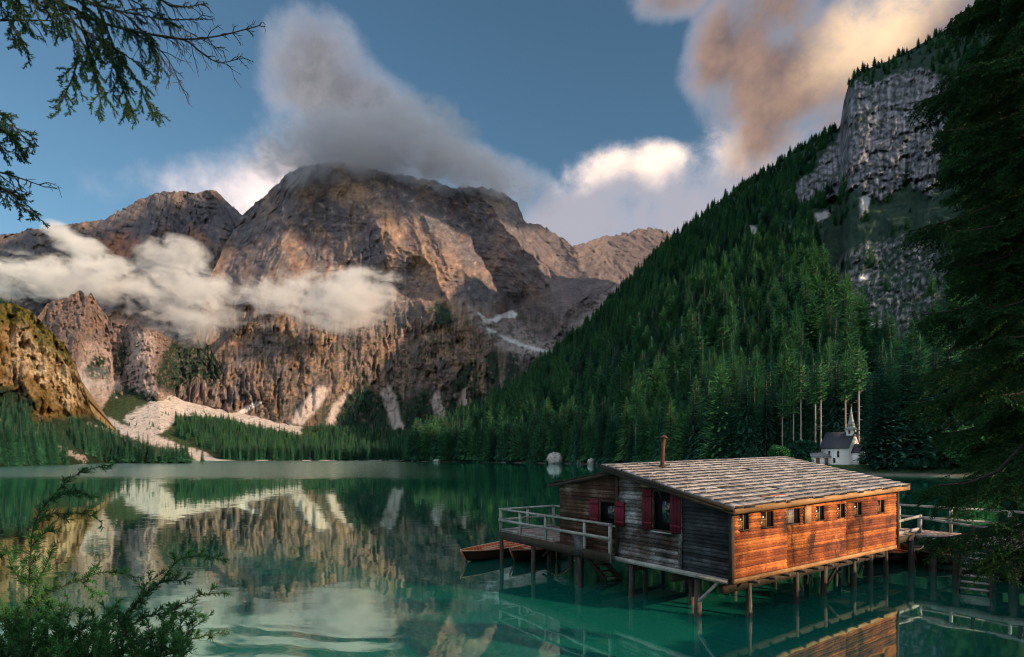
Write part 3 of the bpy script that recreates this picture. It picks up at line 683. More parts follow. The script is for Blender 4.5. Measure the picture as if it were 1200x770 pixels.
def build_slope():
    xs = np.arange(470, 1341, 1.5); rows = 330
    s = np.linspace(0, 1, rows)[:, None] ** 1.7
    X = np.broadcast_to(xs[None, :], (rows, len(xs))).copy()
    Ds, Dc = prof(H_sh, xs)[None, :], prof(H_dc, xs)[None, :]
    D = (Ds - 3) + (Dc - Ds + 3) * s
    Z = H_z(X, D); Y = HZ - (Z - CAMH) * F / D
    cl, r2, r3 = H_rockmask(X, Y)
    wx = X + 6 * fbm(X / 25, Y / 25, o=3)
    rel = (ridged((wx + Y * .15) / 15, Y / 60, o=5, g=0.58) * 8 + ridged((wx + Y * .5) / 60, Y / 110 + 4, o=4, g=.5) * 26 + fbm(wx / 5, Y / 5, o=4, g=.68) * 9 + ledges(X, Y, 120, 30, 2, .55) * 18 + cracks(X, Y, 16, 120, 3, .1) * 10 + cracks(X, Y, 6, 60, 6) * 5 + cracks(X, Y, 3, 30, 6) * 3 + ledges(X, Y, 60, 7, 4, .4) * 3) * cl \
        + (r2 * 14 + r3 * (fbm(wx / 7, Y / 7, o=4, g=.6) * 10)) \
        + ridged(wx / 60, Y / 90, o=4) * 42 * sst(0.06, 0.4, s + 0 * X) * (1 - cl) * sst(1.0, .85, s + 0 * X)
    D2 = D - rel
    Z2 = CAMH + (HZ - Y) / F * D2
    V = np.stack([(X - CX) / F * D2, D2, Z2], -1)
    nz = fbm(X / 18, Y / 18, o=5, g=0.6); nf = fbm(X / 5, Y / 5, o=4, g=0.65); nv = fbm(X / 5, Y / 40, o=3)
    col = lerp(C(.014, .034, .024) + 0 * V, C(.030, .065, .038) + 0 * V, np.clip(nf + .3, 0, 1))
    shrub = sst(240, 160, Y) * sst(930, 990, X)
    shrub = np.maximum(shrub, sst(-8, 10, inpoly(X, Y, [(960, 250), (1110, 215), (1110, 300), (960, 350)])) * .8)
    col = lerp(col, C(.028, .048, .034) + 0 * V, np.clip(shrub * (.5 + nf), 0, 1))
    rockc = lerp(C(.07, .08, .10) + 0 * V, C(.27, .26, .28) + 0 * V, np.clip(.4 + nf * .9 + nv * .6, 0, 1))
    rockc = lerp(rockc, C(.045, .06, .05) + 0 * V, np.clip(fbm(X / 16 + Y / 22, Y / 6 - X / 18, o=5, g=.6) * 2.2 - .15, 0, .92))
    rockc = rockc * (1 + .7 * np.clip(fbm(X / 3.2, Y / 26, o=4, g=.65), -1, 1))[..., None]
    col = lerp(col, rockc, np.clip(cl + 0, 0, 1)); col = lerp(col, rockc * 1.0, r3 * .8); col = lerp(col, C(.42, .40, .42) + 0 * V, r2 * .8)
    for cx_, cy_, rx_, ry_ in ((1031, 381, 9, 5), (975, 372, 5, 7), (1012, 325, 6, 4)):
        col = lerp(col, C(.6, .6, .62) + 0 * V, sst(1.2, .5, np.hypot((X - cx_) / rx_, (Y - cy_) / ry_) + nf * .5))
    grass = sst(60, 30, D - Ds) * sst(820, 880, X)
    col = lerp(col, lerp(C(.07, .15, .04) + 0 * V, C(.12, .20, .05) + 0 * V, np.clip(nf + .4, 0, 1)), grass * sst(.0, .02, s + 0 * X))
    col = lerp(col, C(.22, .20, .17) + 0 * V, sst(3.0, 0.5, np.abs(D - Ds)) * .8)
    V = V.reshape(-1, 3); col = col.reshape(-1, 3)
    last = V[-len(xs):]; b1 = last.copy(); b1[:, :2] *= 1.12; b2 = b1.copy(); b2[:, :2] *= 1.4; b2[:, 2] = -5
    V = np.concatenate([V, b1, b2]); col = np.concatenate([col, col[-len(xs):], col[-len(xs):]])
    o = mesh_np('mountain_slope', V, grid_faces(rows + 2, len(xs)), M_ground, smooth=True, attrs={'Col': ('FLOAT_COLOR', np.clip(col, .004, .9))})
    tag(o, 'steep forested slope with a grey cliff rising on the right', 'mountain', kind='structure')
build_slope()

# --- bank underfoot and along the right
def bank_edge(x): return np.where(x < 4.2, 4.0 + 0 * x, (x - 0.4) / 0.945)
def build_bank():
    xs = np.concatenate([np.arange(-60, -6, 3), np.arange(-6, 40, .5), np.arange(40, 150, 4)]); rows = 90
    t = np.linspace(0, 1, rows)[:, None] ** 1.6
    e = bank_edge(xs)[None, :] + 0.35 * fbm(xs / 2.2, xs * 0 + 2, o=4)[None, :] + .4
    X = np.broadcast_to(xs[None, :], (rows, len(xs))).copy(); Yv = e + 0.6 - t * (e + 60)
    d = e - Yv
    Zv = np.minimum(np.clip(d, -1, 99) * 0.66, 2.75 + 0.03 * np.clip(d, 0, 99)) - 0.05 + fbm(X / 2.5, Yv / 2.5, o=5) * 0.14 * np.clip(d, 0, 1)
    V = np.stack([X, Yv, Zv], -1); nf = fbm(X * 1.3, Yv * 1.3, o=4)
    col = lerp(C(.10, .085, .065) + 0 * V, C(.035, .065, .022) + 0 * V, np.clip(nf * 1.4 + .5, 0, 1))
    o = mesh_np('lake_bank', V.reshape(-1, 3), grid_faces(rows, len(xs))[:, ::-1], M_ground, smooth=True, attrs={'Col': ('FLOAT_COLOR', col.reshape(-1, 3))})
    tag(o, 'mossy earth bank at the near shore', 'ground', kind='structure')
build_bank()

# ------------------------------------------------------------------ conifers
def conifer(seed, H, Rad, base, whorls, nb, droop=0.35, shape=0.85, clump=1.0, lean=0.0, segs=5):
    """crown of drooping sprays in whorls, returns triangles"""
    g = np.random.default_rng(seed); V = []; 
    for i in range(whorls):
        f = (i + g.uniform(-.3, .3)) / (whorls - 1); f = min(max(f, 0), 1)
        h = H * (base + (1 - base) * f)
        r = Rad * ((1 - f) ** shape * (0.82 + 0.36 * g.random()) + 0.03)
        if base > .5: r = Rad * (math.sin(math.pi * min(1, f * .75 + .28)) ** .8) * g.uniform(.6, 1.1)
        n = max(4, int(nb * (0.55 + 0.6 * (1 - f))))
        ph = g.uniform(0, 6.28)
        for j in range(n):
            a = ph + 6.283 * j / n + g.uniform(-.25, .25)
            if g.random() < 0.10: continue
            L = r * g.uniform(.65, 1.12); dr = droop * g.uniform(.6, 1.4) * (1 - 0.7 * f); up = .45 * f
            d = np.array([math.cos(a), math.sin(a), 0]); sd = np.array([-math.sin(a), math.cos(a), 0])
            prev = None
            for k in range(segs):
                s0, s1 = k / segs, (k + 1) / segs
                def pt(s): return d * (L * s) + np.array([0, 0, h + L * (up * s - dr * (s ** 1.4) + 0.10 * math.sin(s * 5 + a))])
                p0, p1 = pt(s0), pt(s1)
                w = L * (0.30 * (1 - s0 * .8)) * clump * g.uniform(.7, 1.3) + .05
                tip = p1 + (p1 - p0) * .5
                for sg in (-1, 1):
                    q = p0 * .5 + p1 * .5 + sd * sg * w + np.array([0, 0, -w * g.uniform(.15, .75)]) + d * w * .45
                    V += [p0, tip, q]
                # hanging fringe
                q = p0 * .4 + p1 * .6 + np.array([0, 0, -w * g.uniform(.6, 1.25)]) + sd * g.uniform(-.4, .4) * w
                V += [p0, p1, q]
    for k in range(6):
        a = g.uniform(0, 6.28); w = Rad * .09
        V += [np.array([0, 0, H * 1.03]), np.array([math.cos(a) * w, math.sin(a) * w, H * .955]), np.array([-math.cos(a + .7) * w * .6, -math.sin(a + .7) * w * .6, H * .94])]
    V = np.array(V); V[:, 0] += lean * (V[:, 2] / H) ** 2
    return V, np.arange(len(V)).reshape(-1, 3)
def tri_mesh(name, VF, m):
    V, Fc = VF; o = mesh_np(name, V, Fc, m); COL.objects.unlink(o); me = o.data; bpy.data.objects.remove(o); return me
def trunk_mesh(name, H, r0, r1, m, seed=0, top=0.97, n=7, dead=0):
    b = MB(); random.seed(seed)
    b.tube([(0, 0, -1.2), (0, 0, 0.2), (random.uniform(-.1, .1), .05, H * .35), (random.uniform(-.15, .15), 0, H * .7), (0, 0, H * top)], [r0 * 1.5, r0, r0 * .8, (r0 + r1) / 2, r1], n, False)
    for i in range(dead):
        z = random.uniform(.15, .62) * H; a = random.uniform(0, 6.28); L = random.uniform(.6, 1.8)
        b.tube([(0, 0, z), (math.cos(a) * L, math.sin(a) * L, z - L * random.uniform(.0, .3))], [.05, .015], 3, False)
    o = b.build(name, m); COL.objects.unlink(o); me = o.data; bpy.data.objects.remove(o); return me
# kinds: (crown mesh, trunk mesh, natural height)
KIND = [
    (tri_mesh('crown', conifer(1, 30, 5.4, .05, 28, 11), M_spruce), trunk_mesh('trunk', 30, .34, .05, M_bark, 1), 30),
    (tri_mesh('crown', conifer(2, 32, 4.8, .10, 28, 10, .45), M_spruce), trunk_mesh('trunk', 32, .32, .05, M_bark, 2), 32),
    (tri_mesh('crown', conifer(3, 27, 5.8, .04, 24, 11, .3, .72), M_spruce), trunk_mesh('trunk', 27, .36, .05, M_bark, 3), 27),
    (tri_mesh('crown', conifer(4, 26, 5.2, .08, 24, 11, .12, .55, .9), M_larch), trunk_mesh('trunk', 26, .3, .05, M_bark, 4), 26),
    (tri_mesh('crown', conifer(5, 31, 3.4, .62, 14, 9, .2, .5, 1.1), M_larch), trunk_mesh('trunk', 31, .30, .07, M_palebark, 5, dead=26), 31),
    (tri_mesh('crown', conifer(6, 30, 5.2, .03, 48, 13, .42, .8, .62, segs=9), M_spruce), trunk_mesh('trunk', 30, .34, .05, M_bark, 6), 30),
    (tri_mesh('crown', conifer(7, 32, 4.7, .05, 50, 12, .5, .85, .60, segs=9), M_spruce), trunk_mesh('trunk', 32, .34, .05, M_bark, 7), 32),
    (tri_mesh('crown', conifer(8, 27, 5.0, .08, 40, 13, .15, .58, .62, segs=9), M_larch), trunk_mesh('trunk', 27, .3, .05, M_bark, 8), 27),
]
TREES = []          # dicts: pos, scale, kind, rot, px-height, zone
def slope_pt(px, D): return (px - CX) / F * D, D, float(H_z(px, D))
def add_tree(x, y, z, h, kind, zone, wide=1.0, keep=False):
    if y < 330: kind = {0: 5, 1: 6, 2: 5, 3: 7}.get(kind, kind)      # finer crowns where they stand close
    nat = KIND[kind][2]; s = h / nat
    TREES.append(dict(p=(x, y, z - .3), s=(s * wide, s * wide, s), k=kind, r=random.uniform(0, 6.28), h=h * F / y, zone=zone, keep=keep))

g = np.random.default_rng(21)
# the slope, by true area
def slope_forest():
    N = 60000
    px = g.uniform(476, 1190, N); u = g.random(N)
    Ds = prof(H_sh, px); Dc = prof(H_dc, px)
    D = Ds + 1.5 + (Dc - Ds) * u
    Z = H_z(px, D); Y = HZ - (Z - CAMH) * F / D
    cl, r2, r3 = H_rockmask(px, Y)
    # one tree per ~50 m2; area element of this sampling = D/F dpx * dD
    area = D / F * (1190 - 476) * (Dc - Ds) / N
    spacing = np.interp(D, [150, 400, 900, 1250], [95, 100, 110, 115])
    keep = g.random(N) < area / spacing * 1.0
    keep &= (cl < .25) & (r2 < .3)
    keep &= g.random(N) > r3 * .8
    keep &= ~((px > 845) & (D < Ds + 34 + 8 * fbm(px / 30, px * 0)))          # meadow round the chapel
    up = sst(230, 130, Y) * sst(930, 1000, px)
    keep &= g.random(N) > up * .75
    bare_ = sst(-6, 14, inpoly(px, Y, [(945, 252), (1000, 232), (1130, 205), (1130, 395), (1060, 405), (1005, 392), (968, 350)]) + 8 * fbm(px / 20, Y / 20, o=3)); keep &= g.random(N) > bare_ * .86
    for a, d, z, y, bz in zip(px[keep], D[keep], Z[keep], Y[keep], bare_[keep]):
        h = 31 * g.uniform(.5, 1.18) * (1 - .5 * bz) * float(np.interp(d, [150, 500, 1000, 1250], [1.08, 1.0, .78, .5]))
        k = int(g.choice([0, 1, 2, 3, 3])) if d > 260 else int(g.choice([0, 1, 2, 3, 3]))
        if fbm(np.array(a / 40), np.array(y / 30), o=2) > .15 and g.random() < .6: k = 3
        add_tree((a - CX) / F * d, d, z, h, k, 'slope', g.uniform(.9, 1.35))
slope_forest()
# lone trees along the skyline
for px_ in np.concatenate([g.uniform(700, 985, 85), g.uniform(1000, 1180, 46)]):
    D = float(prof(H_dc, px_)) - g.uniform(2, 25); x, y, z = slope_pt(px_, D)
    add_tree(x, y, z, g.uniform(9, 25), int(g.choice([0, 2, 3])), 'slope', g.uniform(.9, 1.5))
# dense front rank along the shore
px = 480.0
while px < 850:
    Ds = float(prof(H_sh, px)); d = Ds + g.uniform(1.0, 4)
    x, y, z = slope_pt(px, d)
    k = int(g.choice([0, 1, 3, 3, 2]))
    add_tree(x, y, z, g.uniform(17, 34), k, 'shore', g.uniform(.9, 1.2))
    px += g.uniform(1.6, 3.6) * F / Ds
# wall of tall trees behind the chapel meadow
px = 846.0
while px < 1075:
    for row in range(2):
        Ds = float(prof(H_sh, px)); d = Ds + 36 + row * 7 + g.uniform(-3, 3)
        if px < 905: d = Ds + 3 + (px - 846) * .5 + row * 7
        x, y, z = slope_pt(px + g.uniform(-3, 3), d)
        add_tree(x, y, z, g.uniform(25, 36), int(g.choice([0, 1, 2])), 'shore', g.uniform(.85, 1.05))
    px += g.uniform(8, 13)
for px, hh in ((930, 27), (938.5, 34), (955.5, 31), (962, 33), (991, 32), (1006.5, 36), (745, 31), (917, 26)):
    D = float(prof(H_sh, px)) + (27 if px > 860 else 3); x, y, z = slope_pt(px, D)
    add_tree(x, y, z, hh, 4, 'pine', .9, True)
for px, D, hh, w in ((1030, 138, 30, .95), (1044, 138, 31, 1.1), (1060, 136, 27, 1.1), (1076, 134, 31, 1.3), (1095, 133, 29, 1.2), (1112, 131, 33, 1.2), (1130, 133, 30, 1.2), (1150, 131, 34, 1.2), (1172, 128, 30, 1.2), (1190, 127, 30, 1.2)):
    x, y, z = slope_pt(px, D); add_tree(x, y, z, hh, int(g.choice([0, 2])), 'chapel', w, True)

# far shore and valley
def v_pt(px, py):
    base = HZ + F * 4.6 / 600; top = float(V_top(px)); t = (base - py) / (base - top)
    D = 600 + 500 * max(0, min(1, t)) ** 1.25
    return (px - CX) / F * D, D, CAMH + (HZ - py) / F * D
def scatter_poly(poly, n, hmin, hmax, zone, fn, kinds=(0, 1, 2, 3)):
    P = np.array(poly, dtype=float); c = 0
    while c < n:
        x = g.uniform(P[:, 0].min(), P[:, 0].max()); y = g.uniform(P[:, 1].min(), P[:, 1].max())
        if inpoly(np.array(x), np.array(y), poly) > 0 and not (zone == 'foot' and any(inpoly(np.array(x), np.array(y), q_) > 0 for q_ in GULLY)):
            q = fn(x, y); add_tree(*q, g.uniform(hmin, hmax), int(g.choice(kinds)), zone, g.uniform(.8, 1.1)); c += 1
scatter_poly([(205, 489), (255, 492), (300, 503), (350, 513), (400, 509), (475, 512), (490, 539), (272, 540), (245, 528), (205, 512)], 950, 11, 20, 'far', v_pt)
scatter_poly([(250, 537), (430, 537.6), (490, 538), (490, 539.4), (268, 539.4)], 150, 13, 22, 'far', v_pt, (0, 1, 2))
scatter_poly([(360, 500), (420, 503), (490, 506), (490, 512), (360, 508)], 160, 9, 15, 'far', v_pt)
scatter_poly([(235, 490), (275, 492), (275, 503), (240, 500)], 26, 8, 13, 'far', v_pt, (3,))
scatter_poly([(150, 484), (240, 478), (262, 496), (215, 530), (150, 515)], 60, 2.5, 7, 'far', v_pt, (0, 2, 3))
def m5_pt(px, py):
    D = float(M5_depth(np.array(float(px)), np.array(float(py)), 0)); return (px - CX) / F * D, D, CAMH + (HZ - py) / F * D
scatter_poly([(-60, 488), (8, 490), (30, 508), (70, 532), (74, 544), (-60, 548)], 150, 11, 19, 'left', m5_pt, (0, 1, 2))
scatter_poly([(-60, 540), (74, 541), (76, 544.5), (0, 547), (-60, 549)], 45, 14, 21, 'left', m5_pt, (0, 1, 2))
scatter_poly([(80, 500), (110, 500), (150, 520), (185, 535), (238, 540), (238, 542.8), (120, 543), (80, 520)], 190, 7, 14, 'left', m5_pt, (0, 1, 2))
scatter_poly([(-50, 350), (0, 357), (18, 358), (32, 366), (30, 385), (-50, 395)], 60, 6, 12, 'clifftop', m5_pt, (0, 1, 2))
scatter_poly([(40, 378), (60, 392), (85, 425), (80, 430), (45, 400)], 14, 4, 7, 'clifftop', m5_pt, (0, 3))
def m4_pt(px, py):
    D = float(M4_depth(np.array(float(px)), np.array(float(py)), 0)); return (px - CX) / F * D, D, CAMH + (HZ - py) / F * D
scatter_poly([(45, 366), (56, 358), (70, 354), (85, 350), (80, 357), (50, 378)], 30, 8, 13, 'crag', m4_pt, (0, 1))
GULLY = ([(378, 500), (388, 474), (408, 460), (415, 460), (398, 485), (390, 503)], [(443, 462), (456, 446), (468, 460), (474, 488), (480, 510), (460, 510)], [(500, 470), (512, 454), (526, 484), (532, 502), (514, 504)], [(528, 464), (550, 450), (556, 474), (538, 482)])
scatter_poly([(188, 425), (250, 405), (265, 448), (240, 464), (192, 456)], 120, 5, 10, 'foot', m4_pt, (0, 1, 2))
scatter_poly([(104, 480), (135, 455), (190, 470), (190, 480), (160, 500), (104, 498)], 70, 5, 10, 'foot', m4_pt, (0, 2, 3))
def m1_pt(px, py):
    D = float(M1_depth(np.array(float(px)), np.array(float(py)), 0)) - 60; return (px - CX) / F * D, D, CAMH + (HZ - py) / F * D
scatter_poly([(385, 502), (405, 478), (428, 455), (455, 470), (480, 480), (505, 470), (560, 470), (600, 440), (640, 430), (640, 480), (560, 500), (480, 510)], 420, 8, 15, 'foot', m1_pt, (0, 1, 2))
scatter_poly([(262, 398), (292, 368), (310, 363), (304, 372), (275, 392)], 30, 9, 14, 'foot', m1_pt, (0, 1))

def place_tree(t, i, label, group, name='spruce_tree'):
    r = bpy.data.objects.new(name, None); r.location = t['p']; r.rotation_euler = (0, 0, t['r']); r.scale = t['s']; COL.objects.link(r)
    tag(r, label, 'tree', group)
    cm, tm, _ = KIND[t['k']]
    for nm, me in (('crown', cm), ('trunk', tm)):
        o = bpy.data.objects.new(nm, me); o.parent = r; COL.objects.link(o)
    return r
TREES.sort(key=lambda t: -t['h'] - (1000 if t['keep'] else 0))
NIND = 285
MARKS = [(480, 'at the left foot of the slope'), (520, 'above the rowing boats'), (590, 'above the wooden platform'), (640, 'beside the large pale boulder'), (700, 'left of the stove pipe'),
         (775, 'above the stove pipe'), (810, 'above the middle roof'), (860, 'above the right roof'), (905, 'behind the bright green bush'), (930, 'behind the dark round bush'), (953, 'behind the chapel'), (1010, 'right of the chapel spire'), (1060, 'behind the huge spruce'), (1120, 'deep behind the huge spruce')]
TIER = [(0, 'at the water'), (22, 'just up from the shore'), (70, 'low on the slope'), (140, 'partway up the slope'), (260, 'higher on the slope')]
LBL = {
 'chapel': ('dark spruce in the tall stand just right of the white chapel', 'dark spruces right of the chapel'),
 'slope': ('spruce among the tallest on the lower forested slope, behind the shore trees', 'spruces on the lower slope'),
 'shore': ('tall spruce in the front rank at the water or meadow edge below the slope', 'spruces in the front rank below the slope'),
 'left': ('small dark spruce on the near left shore under the ochre cliff', 'spruces under the ochre cliff'),
 'far': ('small spruce on the far shore below the main mountain', 'spruces on the far shore'),
 'clifftop': ('small spruce on top of the sunlit ochre cliff', 'spruces on top of the ochre cliff'),
 'crag': ('tiny spruce on the jagged crag', 'spruces on the crag'), 'foot': ('tiny spruce at the foot of the main mountain', 'spruces at the mountain foot')}
PINE = {930: 'bare pale-trunked pine farthest left of the row left of the chapel, behind the two bushes'}
protos = {}; LAB = {}
pines = ['pine with the thickest pale bare trunk rising behind the dark round bush', 'pale straight bare-trunked pine left neighbour of the thick trunk behind the bushes',
         'first slim pale-trunked pine behind the chapel annex', 'second slim pale-trunked pine just left of the chapel nave roof', 'bare-trunked pine rising behind the chapel roof',
         'tall bare-trunked pine with a tufted crown just right of the chapel spire', 'slender bare-trunked pine at the shore above the cabin roof chimney', 'bare-trunked pine behind the bright green bush']
plab = {930: pines[1], 938.5: pines[0], 955.5: pines[2], 962: pines[3], 991: pines[4], 1006.5: pines[5], 745: pines[6], 917: pines[7]}
for i, t in enumerate(TREES[:NIND]):
    if t['zone'] == 'pine':
        pxx = CX + F * t['p'][0] / t['p'][1]; key = min(plab, key=lambda k: abs(k - pxx))
        r = place_tree(t, i, plab[key], 'bare-trunked pines', 'pine_tree')
    else:
        l, gp = LBL[t['zone']]; light = t['k'] in (3, 7)
        if light: l, gp = l.replace('dark spruce', 'spruce').replace('spruce', 'pale green larch', 1), gp.replace('dark spruces', 'larches').replace('spruces', 'larches')
        nm = 'pale green larch' if light else 'dark spruce'
        if t['zone'] in ('slope', 'shore', 'chapel'):
            pxx = CX + F * t['p'][0] / t['p'][1]; up = t['p'][1] - float(prof(H_sh, pxx))
            mk = [m for a, m in MARKS if a <= pxx][-1] if pxx >= 480 else MARKS[0][1]; ti = [m for a, m in TIER if a <= max(up, 0)][-1]
            l = nm + ' ' + mk + ', ' + ti; gp = ('larches ' if light else 'spruces ') + mk + ', ' + ti
        r = place_tree(t, i, l, gp, 'larch_tree' if light else 'spruce_tree')
        LAB.setdefault(l, []).append((CX + F * t['p'][0] / t['p'][1], r))
    protos.setdefault(t['k'], r)
ORD = 'leftmost second third fourth fifth sixth seventh eighth ninth tenth eleventh twelfth thirteenth fourteenth fifteenth sixteenth seventeenth eighteenth'.split()
for l, rs in LAB.items():
    rs.sort(key=lambda q: q[0])
    if 1 < len(rs) <= 18:
        for (o_, r_), w_ in zip(rs, ORD): r_['label'] = (w_ if w_ == 'leftmost' else w_ + ' from left') + ' ' + l
for k in range(len(KIND)):
    if k not in protos and any(t['k'] == k for t in TREES):
        t = next(t for t in TREES if t['k'] == k); protos[k] = place_tree(t, 0, *LBL[t['zone']])

def scatter_object(name, trees, label):
    me = bpy.data.meshes.new(name); n = len(trees)
    me.vertices.add(n); me.vertices.foreach_set('co', np.array([t['p'] for t in trees], dtype=np.float32).ravel())
    a = me.attributes.new('rot', 'FLOAT_VECTOR', 'POINT'); a.data.foreach_set('vector', np.array([(0, 0, t['r']) for t in trees], dtype=np.float32).ravel())
    a = me.attributes.new('scl', 'FLOAT_VECTOR', 'POINT'); a.data.foreach_set('vector', np.array([t['s'] for t in trees], dtype=np.float32).ravel())
    a = me.attributes.new('kind_id', 'INT', 'POINT'); a.data.foreach_set('value', np.array([t['k'] for t in trees], dtype=np.int32))
    o = bpy.data.objects.new(name, me); COL.objects.link(o); tag(o, label, 'forest', kind='stuff')
    ng = bpy.data.node_groups.new(name + '_nodes', 'GeometryNodeTree')
    ng.interface.new_socket('Geometry', in_out='INPUT', socket_type='NodeSocketGeometry'); ng.interface.new_socket('Geometry', in_out='OUTPUT', socket_type='NodeSocketGeometry')
    N, L = ng.nodes, ng.links; gi = N.new('NodeGroupInput'); go = N.new('NodeGroupOutput'); out = N.new('GeometryNodeJoinGeometry')
    def attr(nm, ty):
        q = N.new('GeometryNodeInputNamedAttribute'); q.data_type = ty; q.inputs[0].default_value = nm; return q.outputs[0]
    rot, scl, kid = attr('rot', 'FLOAT_VECTOR'), attr('scl', 'FLOAT_VECTOR'), attr('kind_id', 'INT')
    for k, root in protos.items():
        j = N.new('GeometryNodeJoinGeometry')
        for ch in root.children:
            oi = N.new('GeometryNodeObjectInfo'); oi.transform_space = 'ORIGINAL'; oi.inputs[0].default_value = ch; L.new(oi.outputs['Geometry'], j.inputs[0])
        gti = N.new('GeometryNodeGeometryToInstance'); L.new(j.outputs[0], gti.inputs[0])
        ip = N.new('GeometryNodeInstanceOnPoints'); L.new(gi.outputs[0], ip.inputs['Points']); L.new(j.outputs[0], ip.inputs['Instance'])
        cmp_ = N.new('FunctionNodeCompare'); cmp_.data_type = 'INT'; cmp_.operation = 'EQUAL'
        isock = [s for s in cmp_.inputs if s.type == 'INT']; L.new(kid, isock[0]); isock[1].default_value = k
        L.new(cmp_.outputs[0], ip.inputs['Selection']); L.new(rot, ip.inputs['Rotation']); L.new(scl, ip.inputs['Scale'])
        L.new(ip.outputs[0], out.inputs[0])
    L.new(out.outputs[0], go.inputs[0])
    mo = o.modifiers.new('scatter', 'NODES'); mo.node_group = ng
    return o
rest = TREES[NIND:]
scatter_object('forest', [t for t in rest if t['zone'] in ('slope', 'shore', 'chapel', 'pine')], 'dense conifer forest covering the steep slope on the right')
scatter_object('far_forest', [t for t in rest if t['zone'] not in ('slope', 'shore', 'chapel', 'pine')], 'distant conifer wood at the foot of the mountains across the lake')
print('trees', len(TREES), 'rest', len(rest), 'smallest individual px', TREES[NIND]['h'])

# ------------------------------------------------------------------ boathouse
ORG = (5.65, 14.3, 0.0); ROT = math.atan2(.5688, .8225)
WB, HL, VR, VA = 1.25, 9.9, 4.03, 6.87      # wall foot, length, ridge wall, far end of the annex
house = empty('boathouse', ORG, ROT)
tag(house, 'old wooden boathouse on stilts with red shutters and pale board roof', 'boathouse')
def roof_z(v): return 3.14 + (v + 0.4) * (4.16 - 3.14) / 4.7
def annex_z(v): return 3.93 - (v - VR) * (3.93 - 3.40) / (7.2 - VR)

def board_wall(name, m, axis, fixed, a0, a1, z0, top, holes, bh, thick=0.035, sign=-1, cuts=(), jit=0.006, seed=0, lab=None):
    """lapped boards; axis 'u' runs along v=fixed, axis 'v' along u=fixed; sign: which way is outside"""
    b = MB(); random.seed(seed); z = z0
    while z < 4.3:
        zt = z + bh * random.uniform(.96, 1.04)
        lo, hi = a0, a1
        if top is not None:
            n = 60; ok = [a0 + (a1 - a0) * i / n for i in range(n + 1) if top(a0 + (a1 - a0) * i / n) >= z + bh * .5]
            if not ok: break
            lo, hi = min(ok), max(ok)
        segs = [(lo, hi)]
        for (h0, h1, hz0, hz1) in holes:
            if z < hz1 - .02 and zt > hz0 + .02:
                ns = []
                for s0, s1 in segs:
                    if h0 > s0: ns.append((s0, min(s1, h0)))
                    if h1 < s1: ns.append((max(s0, h1), s1))
                segs = [q for q in ns if q[1] - q[0] > .02]
        for s0, s1 in segs:
            p = [s0]; c = [k for k in cuts if s0 < k < s1]
            for k in c: p.append(k)
            if s1 - s0 > 2.2 and not c: p.append(random.uniform(s0 + .6, s1 - .6))
            p.append(s1); p.sort()
            for q0, q1 in zip(p[:-1], p[1:]):
                q0 += .003; q1 -= .003
                j0 = random.uniform(-jit, jit); out0 = thick + .022 + j0; out1 = thick * .35 + j0
                dz = random.uniform(-jit, jit); sg = random.uniform(-jit, jit) * .7
                P = []
                for zz, o in ((z - .012 + dz, out0), (zt + dz, out1)):
                    for a, oo in ((q0, o), (q1, o), (q1, -.02), (q0, -.02)):
                        off = fixed + sign * oo; zz_ = zz + (sg if a == q1 else 0)
                        P.append((a, off, zz_) if axis == 'u' else (off, a, zz_))
                b.hexa(P)
        z = zt
    return b.build(name, m, house, label=lab)

# windows of the long lit side, under the eave (left edge u, width)
def u_at(px, v=0.0):
    x = (px - CX) / F; return (x * (ORG[1] + .8225 * v) - ORG[0] + .5688 * v) / (.8225 - .5688 * x)
def v_at(px, u=0.0):
    x = (px - CX) / F; return (ORG[0] + .8225 * u - x * (ORG[1] + .5688 * u)) / (.5688 + .8225 * x)
def z_at(px, py, u=None, v=None):
    if v is None: v = v_at(px, u)
    if u is None: u = u_at(px, v)
    D = ORG[1] + .5688 * u + .8225 * v; return CAMH + (HZ - py) / F * D
wins = [(u_at(a), u_at(b), 2.47, 2.90) for a, b in ((865, 876), (890, 905), (920, 936), (955, 964.5), (980, 989), (1000, 1008.5), (1027.5, 1035))]
holes = wins
board_wall('wall', M_orange, 'u', 0.0, 0.02, HL, WB, None, [], .1, seed=5).select_get() if False else None
def top_long(a): return 3.26 + .02 * a
board_wall('wall', M_orange, 'u', 0.0, 0.04, HL - .04, WB, top_long, holes, .083, seed=5, jit=.009, cuts=(2.6, 6.1), lab='orange weathered long side wall with small windows under the eave')
# gable side: rough left bay with a shuttered window, dark blue-grey right bay
gw = (v_at(786.5), v_at(767.5), z_at(777, 621, u=0), z_at(777, 576, u=0))
aw = (v_at(721.5), v_at(704.5), z_at(713, 613, u=0), z_at(713, 588, u=0))
vb = v_at(799)
board_wall('wall', M_gable, 'v', 0.0, vb, VR, WB, roof_z, [gw, aw], .125, seed=8, jit=.012, lab='rough grey and brown boards of the gable wall around the larger window')
board_wall('wall', M_blueboard, 'v', 0.0, 0.04, vb, WB, roof_z, [], .105, seed=9, jit=.008, lab='dark blue-grey boards at the corner of the gable wall')
board_wall('wall', M_annex, 'v', 0.0, VR, VA, WB, annex_z, [aw], .13, seed=10, jit=.012, lab='brown boards of the lower annex wall')
board_wall('wall', M_darkwood, 'u', VR, 0.05, HL, WB, lambda a: 4.0, [], .16, sign=1, seed=11)
board_wall('wall', M_darkwood, 'v', HL, 0.04, VR, WB, roof_z, [], .14, sign=1, seed=12)
board_wall('wall', M_annex, 'u', VA, 0.0, 5.5, WB, lambda a: 3.4, [], .14, sign=1, seed=13)
board_wall('wall', M_annex, 'v', 5.5, VR, VA, WB, annex_z, [], .14, sign=1, seed=14)
